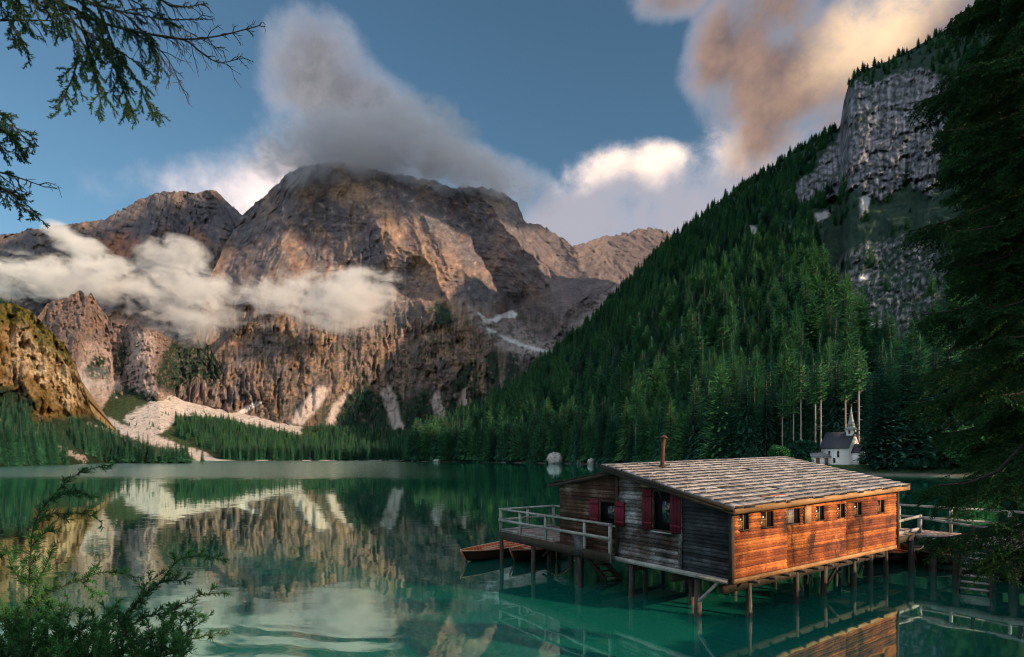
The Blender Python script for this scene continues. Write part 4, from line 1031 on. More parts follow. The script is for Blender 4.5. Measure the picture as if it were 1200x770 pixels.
# inner lining so that no light slips between boards
b = MB()
b.box((.06, VR - .06, WB), (HL - .05, VR - .03, 3.9)); b.box((.3, .3, WB + .02), (HL - .3, VR - .3, WB + .05))
b.build('lining', M_inside, house)
b = MB(); b.box((0, -.02, WB - .16), (HL, VR, WB - .02)); b.box((0, VR + .01, WB - .16), (5.5, VA, WB - .02)); b.build('floor', M_darkwood, house)
# corner posts and base beams
b = MB()
b.box((-.062, -.062, WB - .12), (.05, .03, 3.16)); b.box((HL - .05, -.085, WB - .12), (HL + .07, .06, 3.16))
b.build('corner_post', M_darkwood, house, label='dark corner post between the gable wall and the long side')
b = MB(); b.box((-.07, vb - .06, WB - .02), (-.035, vb + .06, roof_z(vb) - .02)); b.build('wall_post', M_gable, house)
b = MB(); b.box((-.075, VR - .07, WB - .02), (-.035, VR + .05, roof_z(VR) - .02)); b.build('wall_post', M_darkwood, house)
b = MB(); b.box((-.09, .05, WB - .15), (-.02, VA, WB - .015)); b.build('base_beam', M_rail, house)
b = MB(); b.box((.05, -.06, WB - .14), (HL, -.022, WB - .02)); b.build('base_beam', M_fascia, house)

def frame_rect(axis, fixed, a0, a1, z0, z1, w, dep, sign):
    b = MB()
    for (p0, p1, q0, q1) in ((a0 - w, a1 + w, z1, z1 + w), (a0 - w, a1 + w, z0 - w, z0), (a0 - w, a0, z0, z1), (a1, a1 + w, z0, z1)):
        o0, o1 = fixed + sign * dep, fixed - sign * .03
        if axis == 'u': b.box((p0, min(o0, o1), q0), (p1, max(o0, o1), q1))
        else: b.box((min(o0, o1), p0, q0), (max(o0, o1), p1, q1))
    return b
for i, (a0, a1, z0, z1) in enumerate(wins):
    fo = frame_rect('u', 0.0, a0, a1, z0, z1, .025, .035, -1).build('window', M_darkwood, house)
    b = MB(); w = a1 - a0
    b.box((a0, .02, z0), (a1, .035, z1)); b.build('pane', M_glass, fo)
    b = MB(); m_ = a0 + w * (.5 if i != 2 else .6); b.box((m_ - .012, -.01, z0), (m_ + .012, .019, z1)); b.box((a0, -.01, (z0 + z1) / 2 - .01), (m_ - .013, .019, (z0 + z1) / 2 + .01))
    b.build('glazing_bar', M_fascia, fo)
    b = MB(); b.box((a0 + .02, .003, z0 + .02), (m_ - .02, .018, z0 + (z1 - z0) * (.44 if i != 2 else .95))); b.build('curtain', M_amber if i != 2 else M_gable, fo)
s0, s1 = u_at(940), u_at(947.5)
b = MB(); b.box((s0, -.085, 2.44), (s1, -.055, 2.93)); b.build('shutter', M_fascia, house, label='small folded brown shutter beside the third window')
def shutter(v0, v1, z0, z1, ang, lab):
    b = MB(); n = 3; random.seed(int(v0 * 100))
    for i in range(n):
        a, c = v0 + (v1 - v0) * i / n + .004, v0 + (v1 - v0) * (i + 1) / n - .004
        b.box((-.095, a, z0), (-.07, c, z1))
    for zz in (z0 + (z1 - z0) * .16, z0 + (z1 - z0) * .84): b.box((-.118, v0 + .01, zz - .035), (-.096, v1 - .01, zz + .035))
    return b.build('shutter', M_shutter, house, label=lab)
for (a0, a1, z0, z1), wd, nm in ((gw, .36, 'larger gable window'), (aw, .40, 'smaller annex window')):
    fo = frame_rect('v', 0.0, a0, a1, z0, z1, .045, .062, -1).build('window', M_darkwood, house)
    b = MB(); b.box((.05, a0, z0), (.065, a1, z1)); b.build('pane', M_glass, fo)
    b = MB(); b.box((-.12, a0 - .07, z0 - .085), (-.03, a1 + .07, z0 - .047)); b.build('sill', M_rail, fo)
    shutter(a0 - .05 - wd, a0 - .05, z0 - .03, z1 + .05, 0, 'dark red shutter right of the ' + nm)
    shutter(a1 + .05, a1 + .05 + wd, z0 - .03, z1 + .05, 0, 'dark red shutter left of the ' + nm)
b = MB(); b.box((-.10, gw[0] - .45, gw[3] + .10), (-.04, gw[1] + .45, gw[3] + .17)); b.build('lintel', M_fascia, house)

# main roof: courses of rough boards
def shingles(u0, u1, v_low, v_high, zf, courses, wmin, wmax, seed, name, m, lap=.09, thick=.032):
    b = MB(); random.seed(seed); sgn = 1 if v_high > v_low else -1
    cl_ = (v_high - v_low) / courses
    for i in range(courses):
        va, vb_ = v_low + cl_ * i, v_low + cl_ * (i + 1) + sgn * lap
        if i == courses - 1: vb_ = v_high
        u = u0 + random.uniform(0, .1)
        while u < u1 - .04:
            w = random.uniform(wmin, wmax); ue = min(u + w, u1); jl = random.uniform(-.035, .03) * sgn; jz = random.uniform(0, .014); th = thick * random.uniform(.8, 1.2)
            za, zb = zf(va + jl) + .045 + jz, zf(vb_) + .012
            ry = random.uniform(-.006, .006)
            if random.random() > .004:
                ub = .02 * sgn
                b.hexa([(u + .004, va + jl + ub, za - th), (ue - .004, va + jl + ub, za - th + ry), (ue - .004, vb_, zb - th * .6), (u + .004, vb_, zb - th * .6),
                        (u + .004, va + jl, za), (ue - .004, va + jl, za + ry), (ue - .004, vb_, zb), (u + .004, vb_, zb)])
            u = ue
    o = b.build(name, m, house)
    o.data.materials.append(M_lapshade)
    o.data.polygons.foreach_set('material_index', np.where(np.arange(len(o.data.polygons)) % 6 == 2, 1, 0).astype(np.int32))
    return o
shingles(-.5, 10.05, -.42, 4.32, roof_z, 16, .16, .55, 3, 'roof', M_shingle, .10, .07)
b = MB()
for (u0, u1, v0, v1, zf) in ((-.46, 10.0, -.36, 4.30, roof_z),):
    b.hexa([(u0, v0, zf(v0) - .055), (u1, v0, zf(v0) - .055), (u1, v1, zf(v1) - .055), (u0, v1, zf(v1) - .055), (u0, v0, zf(v0) - .018), (u1, v0, zf(v0) - .018), (u1, v1, zf(v1) - .018), (u0, v1, zf(v1) - .018)])
b.build('roof_decking', M_darkwood, house)
b = MB(); b.box((-.45, -.405, roof_z(-.4) - .16), (10.02, -.375, roof_z(-.4) - .005)); b.build('eave_board', M_fascia, house, label='sunlit brown board along the eave of the long side')
b = MB()
for o, dz, th, tk in ((-.50, -.10, .10, .035), (-.465, -.19, .085, .03)):
    b.hexa([(o, -.40, roof_z(-.4) + dz), (o + tk, -.40, roof_z(-.4) + dz), (o + tk, 4.32, roof_z(4.3) + dz), (o, 4.32, roof_z(4.3) + dz),
            (o, -.40, roof_z(-.4) + dz + th), (o + tk, -.40, roof_z(-.4) + dz + th), (o + tk, 4.32, roof_z(4.3) + dz + th), (o, 4.32, roof_z(4.3) + dz + th)])
b.build('verge_board', M_darkwood, house)
b = MB()
for i in range(13):
    u = .25 + i * .77; b.hexa([(u, -.37, roof_z(-.37) - .17), (u + .08, -.37, roof_z(-.37) - .17), (u + .08, 4.2, roof_z(4.2) - .17), (u, 4.2, roof_z(4.2) - .17), (u, -.37, roof_z(-.37) - .058), (u + .08, -.37, roof_z(-.37) - .058), (u + .08, 4.2, roof_z(4.2) - .058), (u, 4.2, roof_z(4.2) - .058)])
b.build('rafters', M_darkwood, house)
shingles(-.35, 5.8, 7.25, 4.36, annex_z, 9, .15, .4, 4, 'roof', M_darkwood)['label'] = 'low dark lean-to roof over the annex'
b = MB(); b.hexa([(-.33, VR + .1, annex_z(VR + .1) - .10), (5.75, VR + .1, annex_z(VR + .1) - .10), (5.75, 7.2, annex_z(7.2) - .10), (-.33, 7.2, annex_z(7.2) - .10), (-.33, VR + .1, annex_z(VR + .1) - .02), (5.75, VR + .1, annex_z(VR + .1) - .02), (5.75, 7.2, annex_z(7.2) - .02), (-.33, 7.2, annex_z(7.2) - .02)]); b.build('roof_decking', M_darkwood, house)

for o_ in house.children:
    if o_.name.split('.')[0] in ('roof', 'roof_decking', 'eave_board', 'verge_board', 'rafters') and max(v.co.y for v in o_.data.vertices) < 4.6:
        for v in o_.data.vertices: v.co.z += .024 * v.co.x        # the old roof rises a little towards its far end
# stove pipe
cu, cv = None, 3.15
D_ = 17.6
for _ in range(20):
    cu = u_at(776, cv)
    D_ = ORG[1] + .5688 * cu + .8225 * cv; zz = CAMH + (HZ - 550) / F * D_
    cv = (zz - 3.14) / (4.16 - 3.14) * 4.7 - .4
zc = roof_z(cv) + .024 * cu
ct = CAMH + (HZ - 512) / F * D_
b = MB(); b.tube([(cu, cv, zc - .15), (cu + .015, cv, zc + .4), (cu + .055, cv - .02, ct - .06)], [.068, .064, .062], 14); ch = b.build('chimney', M_pipe, house, True, 'rusty red stove pipe leaning slightly above the roof')
b = MB(); b.tube([(cu + .056, cv - .02, ct - .035), (cu + .057, cv - .02, ct - .03), (cu + .06, cv - .02, ct + .07)], [.14, .14, .02], 14); b.build('cap', M_pipe, ch)
b = MB(); b.tube([(cu, cv, zc + .02), (cu, cv, zc + .10)], [.14, .09], 14); b.build('flashing', M_darkwood, ch)

# floor joists poking out under the lit side
for i, px in enumerate((881, 901, 918, 936.5, 952, 968.5, 985, 998, 1012, 1028)):
    u = u_at(px); random.seed(i)
    b = MB(); b.tube([(u, -.20, WB - .17), (u, .3, WB - .19), (u + .02, VR + .1, WB - .24)], [.052, .06, .07], 9, wob=.08)
    b.build('joist', M_pile, house)
b = MB()
for v in (.35, 2.0, 3.7): b.beam((.1, v, WB - .36), (HL - .1, v, WB - .36), .16, .2)
b.beam((.2, 5.2, WB - .36), (5.4, 5.2, WB - .36), .15, .18); b.beam((.2, 6.6, WB - .36), (5.4, 6.6, WB - .36), .15, .18)
b.build('carrier_beam', M_darkwood, house)
def pile(u, v, ztop, r=.085, lean=(0, 0), parent=house, seed=0, flare=True):
    random.seed(seed); b = MB()
    b.tube([(u + lean[0], v + lean[1], -1.2), (u + lean[0] * .7, v + lean[1] * .7, 0.0), (u + lean[0] * .4 + .01, v + lean[1] * .3, ztop * .5), (u, v, ztop)], [r * 1.05, r * 1.05, r * .95, r], 10, wob=.10)
    return b.build('pile', M_pile, parent, True)
piles = [(.12, v_at(818, .12)), (.12, v_at(740, .12)), (.12, v_at(677, .12))] + [(u_at(px, .3), .3) for px in (877, 933, 966)] + [(7.3, .3), (8.6, .3), (9.8, .3)]
piles += [(u, v) for v in (2.0, 3.8) for u in (1.0, 3.2, 5.4, 7.6, 9.7)] + [(u, 6.6) for u in (1.6, 3.4, 5.2)]
for i, (u, v) in enumerate(piles): pile(u, v, WB - .2, random.Random(i).uniform(.075, .10), (random.Random(i + 9).uniform(-.06, .06), random.Random(i + 5).uniform(-.06, .06)), seed=i)
b = MB(); b.beam((.02, v_at(819, .02), .45), (.02, v_at(843, .02), WB - .14), .07, .07); b.build('brace', M_rail, house)
b = MB(); b.beam((5.4, .3, .2), (6.6, .3, WB - .2), .08, .08); b.build('brace', M_darkwood, house)

# ------------------------------------------------------------------ platform at the left end
DZ = 1.36
def plank_deck(b, u0, u1, v0, v1, z, along='v', w=.15, seed=0, t=.04):
    random.seed(seed); a = u0 if along == 'v' else v0; e = u1 if along == 'v' else v1
    while a < e - .02:
        n = min(a + w * random.uniform(.9, 1.1), e); j = random.uniform(-.006, .006); k = random.uniform(-.03, .03)
        if along == 'v': b.box((a + .005, v0 + k, z - t + j), (n - .005, v1 + k, z + j))
        else: b.box((u0 + k, a + .005, z - t + j), (u1 + k, n - .005, z + j))
        a = n
def rail_post(u, v, z0, z1, parent, w=.09, m=M_rail):
    b = MB(); b.box((u - w / 2, v - w / 2, z0), (u + w / 2, v + w / 2, z1), jit=.008); return b.build('rail_post', m, parent)
def rail(p, q, parent, w=.05, h=.11, m=M_rail, name='rail'):
    b = MB(); p, q = Vector(p), Vector(q); mid = (p + q) / 2 + Vector((0, 0, random.uniform(-.012, .012)))
    b.beam(p, mid, w, h); b.beam(mid, q, w, h); return b.build(name, m, parent)
plat = empty('platform', ORG, ROT); tag(plat, 'open timber platform with grey railing at the left end of the boathouse', 'platform')
UF, VL, VI, UB = -.30, 10.35, 4.03, 2.5
b = MB(); plank_deck(b, UF, UB, VA + .08, VL, DZ, 'u', .16, 2); b.build('deck', M_deck, plat)
b = MB(); plank_deck(b, UF, -.13, VI, VA + .06, DZ - .05, 'u', .16, 3); b.build('gallery', M_deck, plat)
b = MB(); b.box((UF - .05, VI, DZ - .32), (UF - .006, VL + .02, DZ - .01)); b.box((UF, VL + .025, DZ - .30), (UB + .02, VL + .07, DZ - .01)); b.box((UB + .035, VA + .1, DZ - .3), (UB + .08, VL, DZ - .01)); b.build('edge_beam', M_darkwood, plat)
b = MB()
for v in (7.4, 8.4, 9.4, 10.2): b.beam((UF + .05, v, DZ - .14), (UB, v, DZ - .14), .12, .16)
b.build('joists', M_darkwood, plat)
for v in (VL - .04, 8.95, 7.35, v_at(685, UF), VI + .03): rail_post(UF + .0, v, DZ - .3 if v < 10 else DZ - .1, DZ + .87, plat)
for u in (1.05, UB - .03): rail_post(u, VL - .04, DZ - .02, DZ + .87, plat)
for v in (8.8, 7.3): rail_post(UB - .03, v, DZ - .02, DZ + .87, plat)
for z in (.87, .46):
    h = .06 if z > .8 else .10; w_ = .13 if z > .8 else .04
    o = 0 if z > .8 else -.066
    rail((UF + o, VL + .02, DZ + z + .03 * (z > .8)), (UF + o, VI, DZ + z + .03 * (z > .8)), plat, w_, h)
    rail((UF + .07 * (z > .8), VL - .04 - o, DZ + z + .03 * (z > .8)), (UB, VL - .04 - o, DZ + z + .03 * (z > .8)), plat, w_, h)
    rail((UB - .03 - o, VL - .1, DZ + z + .03 * (z > .8)), (UB - .03 - o, VA + .1, DZ + z + .03 * (z > .8)), plat, w_, h)
rail((UF + .06, VL - .1, DZ + .06), (UF + .06, VA + .1, DZ + .06), plat, .05, .08, name='toe_board'); rail((UF, VL - .10, DZ + .06), (UB, VL - .10, DZ + .06), plat, .05, .08, name='toe_board')
# boarded panel of the railing next to the wall
b = MB(); v0, v1 = v_at(724, UF), v_at(675, UF)
zz = DZ - .25
while zz < DZ + .8: b.box((UF - .065, v0, zz), (UF - .04, v0 + (v1 - v0) * (.22 if zz > DZ + .3 else .22), zz + .10)); zz += .115
b2 = MB(); b2.box((UF - .07, v_at(684, UF), DZ - .28), (UF - .045, v_at(674.5, UF), DZ + .42)); b2.build('side_panel', M_blueboard, plat)
for i, (u, v) in enumerate([(UF + .02, VL - .06), (UF + .05, v_at(624, UF)), (1.3, 9.2), (1.6, v_at(655, 1.6) if False else 8.1), (UB - .1, 10.3), (UB - .1, 8.4), (UF + .06, v_at(677, UF) - .02)]):
    pile(u, v, DZ - .2, .085, (random.Random(i).uniform(-.05, .05), 0), plat, 40 + i)
b = MB(); b.beam((1.0, 9.2, .35), (2.3, 9.2, DZ - .2), .08, .08); b.build('brace', M_darkwood, plat)

def staircase(loc, rz, run, z_top, z_bot, n, width, label):
    t = empty('staircase', loc, rz); tag(t, label, 'stairs')
    for s in (-1, 1):
        b = MB(); b.beam((0, s * width / 2, z_top), (run, s * width / 2, z_bot), .05, .20); b.build('stringer', M_darkwood, t)
    for i in range(n):
        f = (i + .5) / n; x = run * f; z = z_top + (z_bot - z_top) * f
        b = MB(); b.box((x - .12, -width / 2 + .03, z - .02), (x + .12, width / 2 - .03, z + .02)); b.build('step', M_rail, t)
    return t
def loc_uv(u, v, z=0): return (ORG[0] + .8225 * u - .5688 * v, ORG[1] + .5688 * u + .8225 * v, z)
s = P1(684, 652, 21.5); e = P1(716, 676, 19.8)
staircase((s.x, s.y, 0), math.atan2(e.y - s.y, e.x - s.x), math.hypot(e.x - s.x, e.y - s.y) + .15, .95, 0.0, 6, .62, 'steep dark wooden stairs under the left end of the boathouse')

# ------------------------------------------------------------------ walkway to the right
walk = empty('walkway', ORG, ROT); tag(walk, 'timber walkway on piles leading from the boathouse to the right bank', 'walkway')
W0, W1, WV = 12.45, 14.3, -6.2
b = MB(); plank_deck(b, W0, W1, WV, 3.4, DZ, 'u', .15, 6); b.build('deck', M_deck, walk)
b = MB(); plank_deck(b, HL + .08, W0 - .02, .35, 2.6, DZ + .02, 'v', .15, 7); b.build('deck', M_deck, walk)
b = MB(); b.box((W0 - .07, WV, DZ - .20), (W0 - .012, .30, DZ + .02)); b.build('edge_beam', M_rail, walk)
b = MB(); b.box((HL + .1, .26, DZ - .2), (W0 - .08, .32, DZ + .03)); b.box((W1 + .01, WV, DZ - .28), (W1 + .07, 3.4, DZ)); b.build('edge_beam', M_darkwood, walk)
b = MB()
for k in range(10): b.beam((W0 - .01, -6 + k, DZ - .14), (W1, -6 + k, DZ - .14), .12, .16)
b.build('joists', M_darkwood, walk)
for v in (3.3, 1.5, -.3, -2.1, -3.9, -5.7): rail_post(W1 - .08, v, DZ, DZ + 1.0, walk)
rail((W1 - .08, 3.4, DZ + .98), (W1 - .08, WV, DZ + .98), walk, .06, .09); rail((W1 - .08, 3.4, DZ + .52), (W1 - .08, WV, DZ + .52), walk, .04, .09)
uq = u_at(1078, .4)
rail_post(uq, .4, DZ, DZ + .72, walk, .12); rail((HL + .1, .42, DZ + .52), (uq, .42, DZ + .66), walk, .07, .09); rail((HL + .1, .42, DZ + .10), (uq, .42, DZ + .16), walk, .09, .1)
rail_post(HL + .15, 2.5, DZ, DZ + 1.0, walk); rail((HL + .1, 2.5, DZ + .95), (W0, 2.5, DZ + .95), walk, .05, .08)
rail((uq, .40, DZ + .60), (W0 + .02, v_at(1140, W0), DZ + .5), walk, .06, .09)
for px in (1140, 1196): rail_post(W0 + .02, v_at(px, W0), DZ - .35, DZ + .55, walk, .1, M_darkwood)
rail((W0 + .02, v_at(1140, W0), DZ + .5), (W0 + .02, WV, DZ + .5), walk, .06, .09)
for i, (px, r) in enumerate(((1067, .11), (1094, .12), (1121, .13), (1162, .13), (1188, .15))):
    v = v_at(px, W0 + .05) if px > 1085 else None
    if px <= 1085: pile(u_at(px, .35), .35, DZ - .15, r, (0, -.05), walk, 60 + i)
    else: pile(W0 + .08, v, DZ - .2, r, (.0, .03), walk, 60 + i)
for i, (u, v) in enumerate(((W1 - .1, 2.8), (W1 - .1, .4), (W1 - .1, -1.8), (W1 - .1, -4.0), (W1 - .1, -5.6), (W0 + .1, 2.9), (10.6, 2.3))): pile(u, v, DZ - .2, .11, (0, 0), walk, 70 + i)
b = MB(); b.beam((W0 + .05, -.1, .5), (W0 + .05, -.75, DZ - .3), .09, .09); b.beam((W0 + .05, -.1, .9), (W0 + .05, -.9, .45), .08, .08); b.build('brace', M_darkwood, walk)
# stairs down from the walkway towards the lake side
v_s = v_at(1143, W0 - .1)
lt = loc_uv(W0 - .1, v_s)
s = P1(1146, 647, 20.6); e = P1(1141, 705, 17.4)
dxy = Vector((e.x - s.x, e.y - s.y, 0))
staircase((s.x, s.y, 0), math.atan2(dxy.y, dxy.x), dxy.length, 1.12, -.1, 9, .80, 'broad wooden stairs going down to the water from the right walkway')

# ------------------------------------------------------------------ rowing boats
def rowboat(loc, rz, L, label, group='rowing boats', dark=False, oars=True, seed=0, pitch=0):
    t = empty('rowboat', loc, rz); t.rotation_euler = (0, R(pitch), rz); tag(t, label, 'rowboat', group)
    n, m_ = 26, 10; outer = []; inner = []
    B = .72; Hh = .46
    def section(s, inset):
        w = B * (1 - abs(s) ** 2.6 * (1.0 if s > 0 else .42)) ** .75; w = max(w - inset, .012)
        keel = -.10 + .18 * max(0, s) ** 4 + .06 * max(0, -s) ** 3; sheer = Hh * (.80 + .30 * abs(s) ** 2.2)
        pts = []
        for j in range(2 * m_ + 1):
            a = (j / (2 * m_)) * 2 - 1
            yy = w * math.copysign(abs(math.sin(a * math.pi / 2)) ** .75, a)
            zz = keel + inset + (sheer - keel - inset) * abs(a) ** 2.3
            pts.append((s * L / 2 + .06 * L * max(0, s) ** 3 * (zz / Hh), yy, zz))
        return pts
    S = [-1 + 2 * i / n for i in range(n + 1)]; S[-1] = .985
    k = 2 * m_ + 1; V = []; 
    for s in S: V += section(s, 0)
    for s in S: V += section(s * .985, .022)
    Q = []
    for i in range(n):
        for j in range(k - 1):
            a = i * k + j; Q.append((a, a + 1, a + k + 1, a + k)); c = (n + 1) * k + a; Q.append((c, c + k, c + k + 1, c + 1))
    for i in range(n):
        for j in (0, k - 1):
            a = i * k + j; c = (n + 1) * k + a; Q.append((a, a + k, c + k, c))
    for e in (0, n):
        for j in range(k - 1):
            a = e * k + j; c = (n + 1) * k + a; Q.append((a, a + 1, c + 1, c))
    hull_o = [tuple(q) for q in Q]
    o = mesh_np('hull', np.array(V), np.array(hull_o), mats=[M_hull, M_boat], parent=t, smooth=True,
                midx=[0 if (min(q) < (n + 1) * k and max(q) < (n + 1) * k) else 1 for q in hull_o])
    def gz(s): return Hh * (.80 + .30 * abs(s) ** 2.2)
    def gw_(s): return max(B * (1 - abs(s) ** 2.6 * (1.0 if s > 0 else .42)) ** .75, .012)
    for sg in (-1, 1):
        b = MB(); pts = [(s * L / 2 + .06 * L * max(0, s) ** 3, sg * gw_(s), gz(s) + .012) for s in S]; b.tube(pts, .026, 6); b.build('gunwale', M_boatrim, t, True)
    b = MB()
    for i in range(2, n - 1, 1):
        s = S[i]; p = section(s, .026); b.tube([p[j] for j in range(0, k, 2)] + [p[-1]], .014, 4, False)
    b.build('ribs', M_boatrim, t)
    for s in (-.62, -.12, .38):
        b = MB(); w = gw_(s) - .03; b.box((s * L / 2 - .12, -w, gz(s) - .15), (s * L / 2 + .12, w, gz(s) - .12)); b.build('thwart', M_boat if s < .3 else M_boatrim, t)
    b = MB(); b.box((-L / 2 - .035, -gw_(-.99) * .98, .02), (-L / 2 - .002, gw_(-.99) * .98, gz(-1))); b.build('transom', M_hull, t)
    b = MB(); b.tube([(L / 2 * .985, 0, -.02), (L / 2 + .05 * L, 0, Hh * .9), (L / 2 + .06 * L, 0, gz(1) + .07)], .028, 6); b.build('stem', M_boatrim, t)
    if oars:
        for sg in (-1, 1):
            ob = MB(); ob.tube([(-.9, sg * .30, .34), (1.15, sg * .16, .40)], .022, 6); oo = ob.build('oar', M_boatrim, t, True)
            bb = MB(); bb.box((1.14, sg * .16 - .07, .392), (1.6, sg * .16 + .07, .412)); bb.build('blade', M_boatrim, oo)
    return t
def boat_between(a, b_, D0, D1, lab, **kw):
    p, q = P1(a[0], a[1], D0), P1(b_[0], b_[1], D1); L = math.hypot(q.x - p.x, q.y - p.y) / 1.06
    return rowboat(((p.x + q.x) / 2, (p.y + q.y) / 2, .03), math.atan2(q.y - p.y, q.x - p.x), L, lab, **kw)
# the two at the left, one behind the platform posts
boat_between((640, 628), (543, 652), 28.0, 22.8, 'leftmost red-brown rowing boat with its bow out on open water')
boat_between((678, 640), (600, 652), 27.6, 23.0, 'red-brown rowing boat half hidden behind the platform piles')
boat_between((650, 640), (652, 655), 27.5, 23.3, 'dark rowing boat seen bow first under the platform', oars=False)
boat_between((1070, 650), (1010, 652), 24.4, 23.0, 'red rowing boat seen between the piles at the far end of the boathouse', oars=False)
boat_between((1128, 650), (1072, 652), 23.6, 22.9, 'red rowing boat seen through the piles under the walkway', oars=False)
boat_between((1240, 658), (1164, 658), 19.8, 20.4, 'red rowing boat moored behind the piles right of the broad stairs')

# ------------------------------------------------------------------ chapel
ch_p = slope_pt(985, 150); CZ = ch_p[2]
chd = math.atan2(-.87, .5)
chapel = empty('chapel', (ch_p[0], 150.0, CZ), chd); tag(chapel, 'small white chapel with dark roof and pointed grey spire at the forest edge', 'chapel')
k = 150 / F          # metres per pixel there
NL, NW = 7.4, 5.6    # nave length along local x, width along y; the -y side faces us
eav, rid = 4.5, 8.6
V = [(-NL / 2, -NW / 2, -.6), (NL / 2, -NW / 2, -.6), (NL / 2, NW / 2, -.6), (-NL / 2, NW / 2, -.6), (-NL / 2, -NW / 2, eav), (NL / 2, -NW / 2, eav), (NL / 2, NW / 2, eav), (-NL / 2, NW / 2, eav), (-NL / 2, 0, rid - .1), (NL / 2, 0, rid - .1)]
mesh_np('wall', np.array(V), [np.array([(0, 1, 5, 4), (2, 3, 7, 6)]), np.array([(1, 2, 6, 9, 5), (3, 0, 4, 8, 7)])], M_white, chapel)
b = MB()
for sg in (-1, 1):
    y0, y1 = sg * (NW / 2 + .35), 0
    z0 = eav - .30; P = [(-NL / 2 - .3, y0, z0), (NL / 2 + .25, y0, z0), (NL / 2 + .25, y1, rid - .02), (-NL / 2 - .3, y1, rid - .02)]
    b.hexa(P + [(p[0], p[1], p[2] + .16) for p in P])
b.build('roof', M_slate, chapel)
for x in (-1.4, 1.0):
    b = MB(); b.box((x - .28, -NW / 2 - .05, 1.9), (x + .28, -NW / 2 - .005, 3.4)); b.tube([(x, -NW / 2 - .05, 3.4), (x, -NW / 2 - .005, 3.4)], .28, 12); b.build('window', M_glass, chapel)
b = MB(); b.box((-.35, -NW / 2 - .07, .4), (.25, -NW / 2 - .01, 1.7)); b.build('niche', M_glass, chapel)
# bell turret and spire over the front gable
tx = NL / 2 - .9
b = MB(); b.box((tx - .85, -.85, rid - 1.9), (tx + .85, .85, rid + .75)); tur = b.build('turret', M_white, chapel)
b = MB(); b.box((tx - 1.05, -1.05, rid - 1.1), (tx + 1.05, 1.05, rid - .9)); b.build('cornice', M_greyroof, tur)
b = MB()
for dx_, dy_ in ((0, -.87), (.87, 0)): b.box((tx + dx_ - (.25 if dx_ == 0 else .02), dy_ - (.25 if dy_ == 0 else .02), rid - .5), (tx + dx_ + (.25 if dx_ == 0 else .02), dy_ + (.25 if dy_ == 0 else .02), rid + .45))
b.build('louvre', M_brown, tur)
b = MB(); b.tube([(tx, 0, rid + .6), (tx, 0, rid + .72), (tx, 0, rid + 1.3), (tx, 0, rid + 1.7), (tx, 0, rid + 1.75), (tx, 0, rid + 2.2), (tx, 0, rid + 4.0), (tx, 0, rid + 6.6)], [1.55, 1.5, 1.05, .75, .98, .80, .42, .06], 8); sp = b.build('spire', M_spire, chapel)
b = MB(); b.tube([(tx, 0, rid + 6.3), (tx, 0, rid + 6.55), (tx, 0, rid + 6.8)], [.05, .22, .05], 8); b.tube([(tx, 0, rid + 6.7), (tx, 0, rid + 7.5)], .045, 5); b.box((tx - .28, -.04, rid + 7.1), (tx + .28, .04, rid + 7.2)); b.build('finial', M_gold, sp)
# porch on the front gable
px0 = NL / 2 + .01
b = MB()
for sg in (-1, 1):
    P = [(px0, sg * 1.9, 3.0), (px0 + 2.2, sg * 1.9, 3.0), (px0 + 2.2, 0, 5.3), (px0, 0, 5.3)]; b.hexa(P + [(p[0], p[1], p[2] + .14) for p in P])
pr = b.build('porch_roof', M_slate, chapel)
b = MB()
for sg in (-1, 1): b.box((px0, sg * 1.5 - .2, -.6), (px0 + 1.9, sg * 1.5 + .2, 3.3))
b.build('porch_wall', M_white, chapel)
b = MB(); b.box((px0 + .01, -.75, -.3), (px0 + .09, .75, 2.3)); b.tube([(px0 + .01, 0, 2.3), (px0 + .09, 0, 2.3)], .75, 16); b.build('door', M_brown, chapel)
b = MB(); b.box((px0 + 1.7, -1.3, 2.5), (px0 + 1.88, 1.3, 3.4)); b.build('porch_arch', M_white, chapel)
# low annex at the back, towards the left
shp = slope_pt(962, 151)
shed = empty('shed', (shp[0], 151.5, shp[2]), chd + .75); tag(shed, 'low white shed with grey roof and brown doors left of the chapel', 'shed')
b = MB(); b.box((-2.2, -1.4, -.6), (2.1, 1.6, 2.2)); b.build('wall', M_white, shed)
b = MB(); P = [(-2.6, -1.9, 2.15), (2.3, -1.9, 2.15), (2.3, 1.2, 3.9), (-2.6, 1.2, 3.9)]; b.hexa(P + [(p[0], p[1], p[2] + .14) for p in P]); b.build('roof', M_greyroof, shed)
for x0, x1 in ((-1.25, -.35), (.85, 1.75)):
    b = MB(); b.box((x0, -1.45, -.4), (x1, -1.405, 1.9)); b.build('door', M_brown, shed)

# ------------------------------------------------------------------ bushes and boulders
def leaf_mass(n, lobes, size, seed):
    g_ = np.random.default_rng(seed); L = np.array(lobes); w = L[:, 3] ** 2; idx = g_.choice(len(L), n, p=w / w.sum())
    d = g_.normal(size=(n, 3)); d /= np.linalg.norm(d, axis=1, keepdims=True)
    r = L[idx, 3] * g_.uniform(.45, 1.0, n) ** .5 * (1 + .22 * fbm(d[:, 0] * 3, d[:, 1] * 3, d[:, 2] * 3 + idx, o=3))
    c = L[idx, :3] + d * r[:, None] * np.array([1, 1, .9]); c = c[c[:, 2] > -.1]; n = len(c)
    a = g_.normal(size=(n, 3)); a /= np.linalg.norm(a, axis=1, keepdims=True); bb = np.cross(a, g_.normal(size=(n, 3))); bb /= np.linalg.norm(bb, axis=1, keepdims=True)
    s = size * g_.uniform(.6, 1.3, (n, 1))
    V = np.stack([c - a * s, c + bb * s * .5, c + a * s, c - bb * s * .5], 1).reshape(-1, 3)
    return V, np.arange(n * 4).reshape(-1, 4)
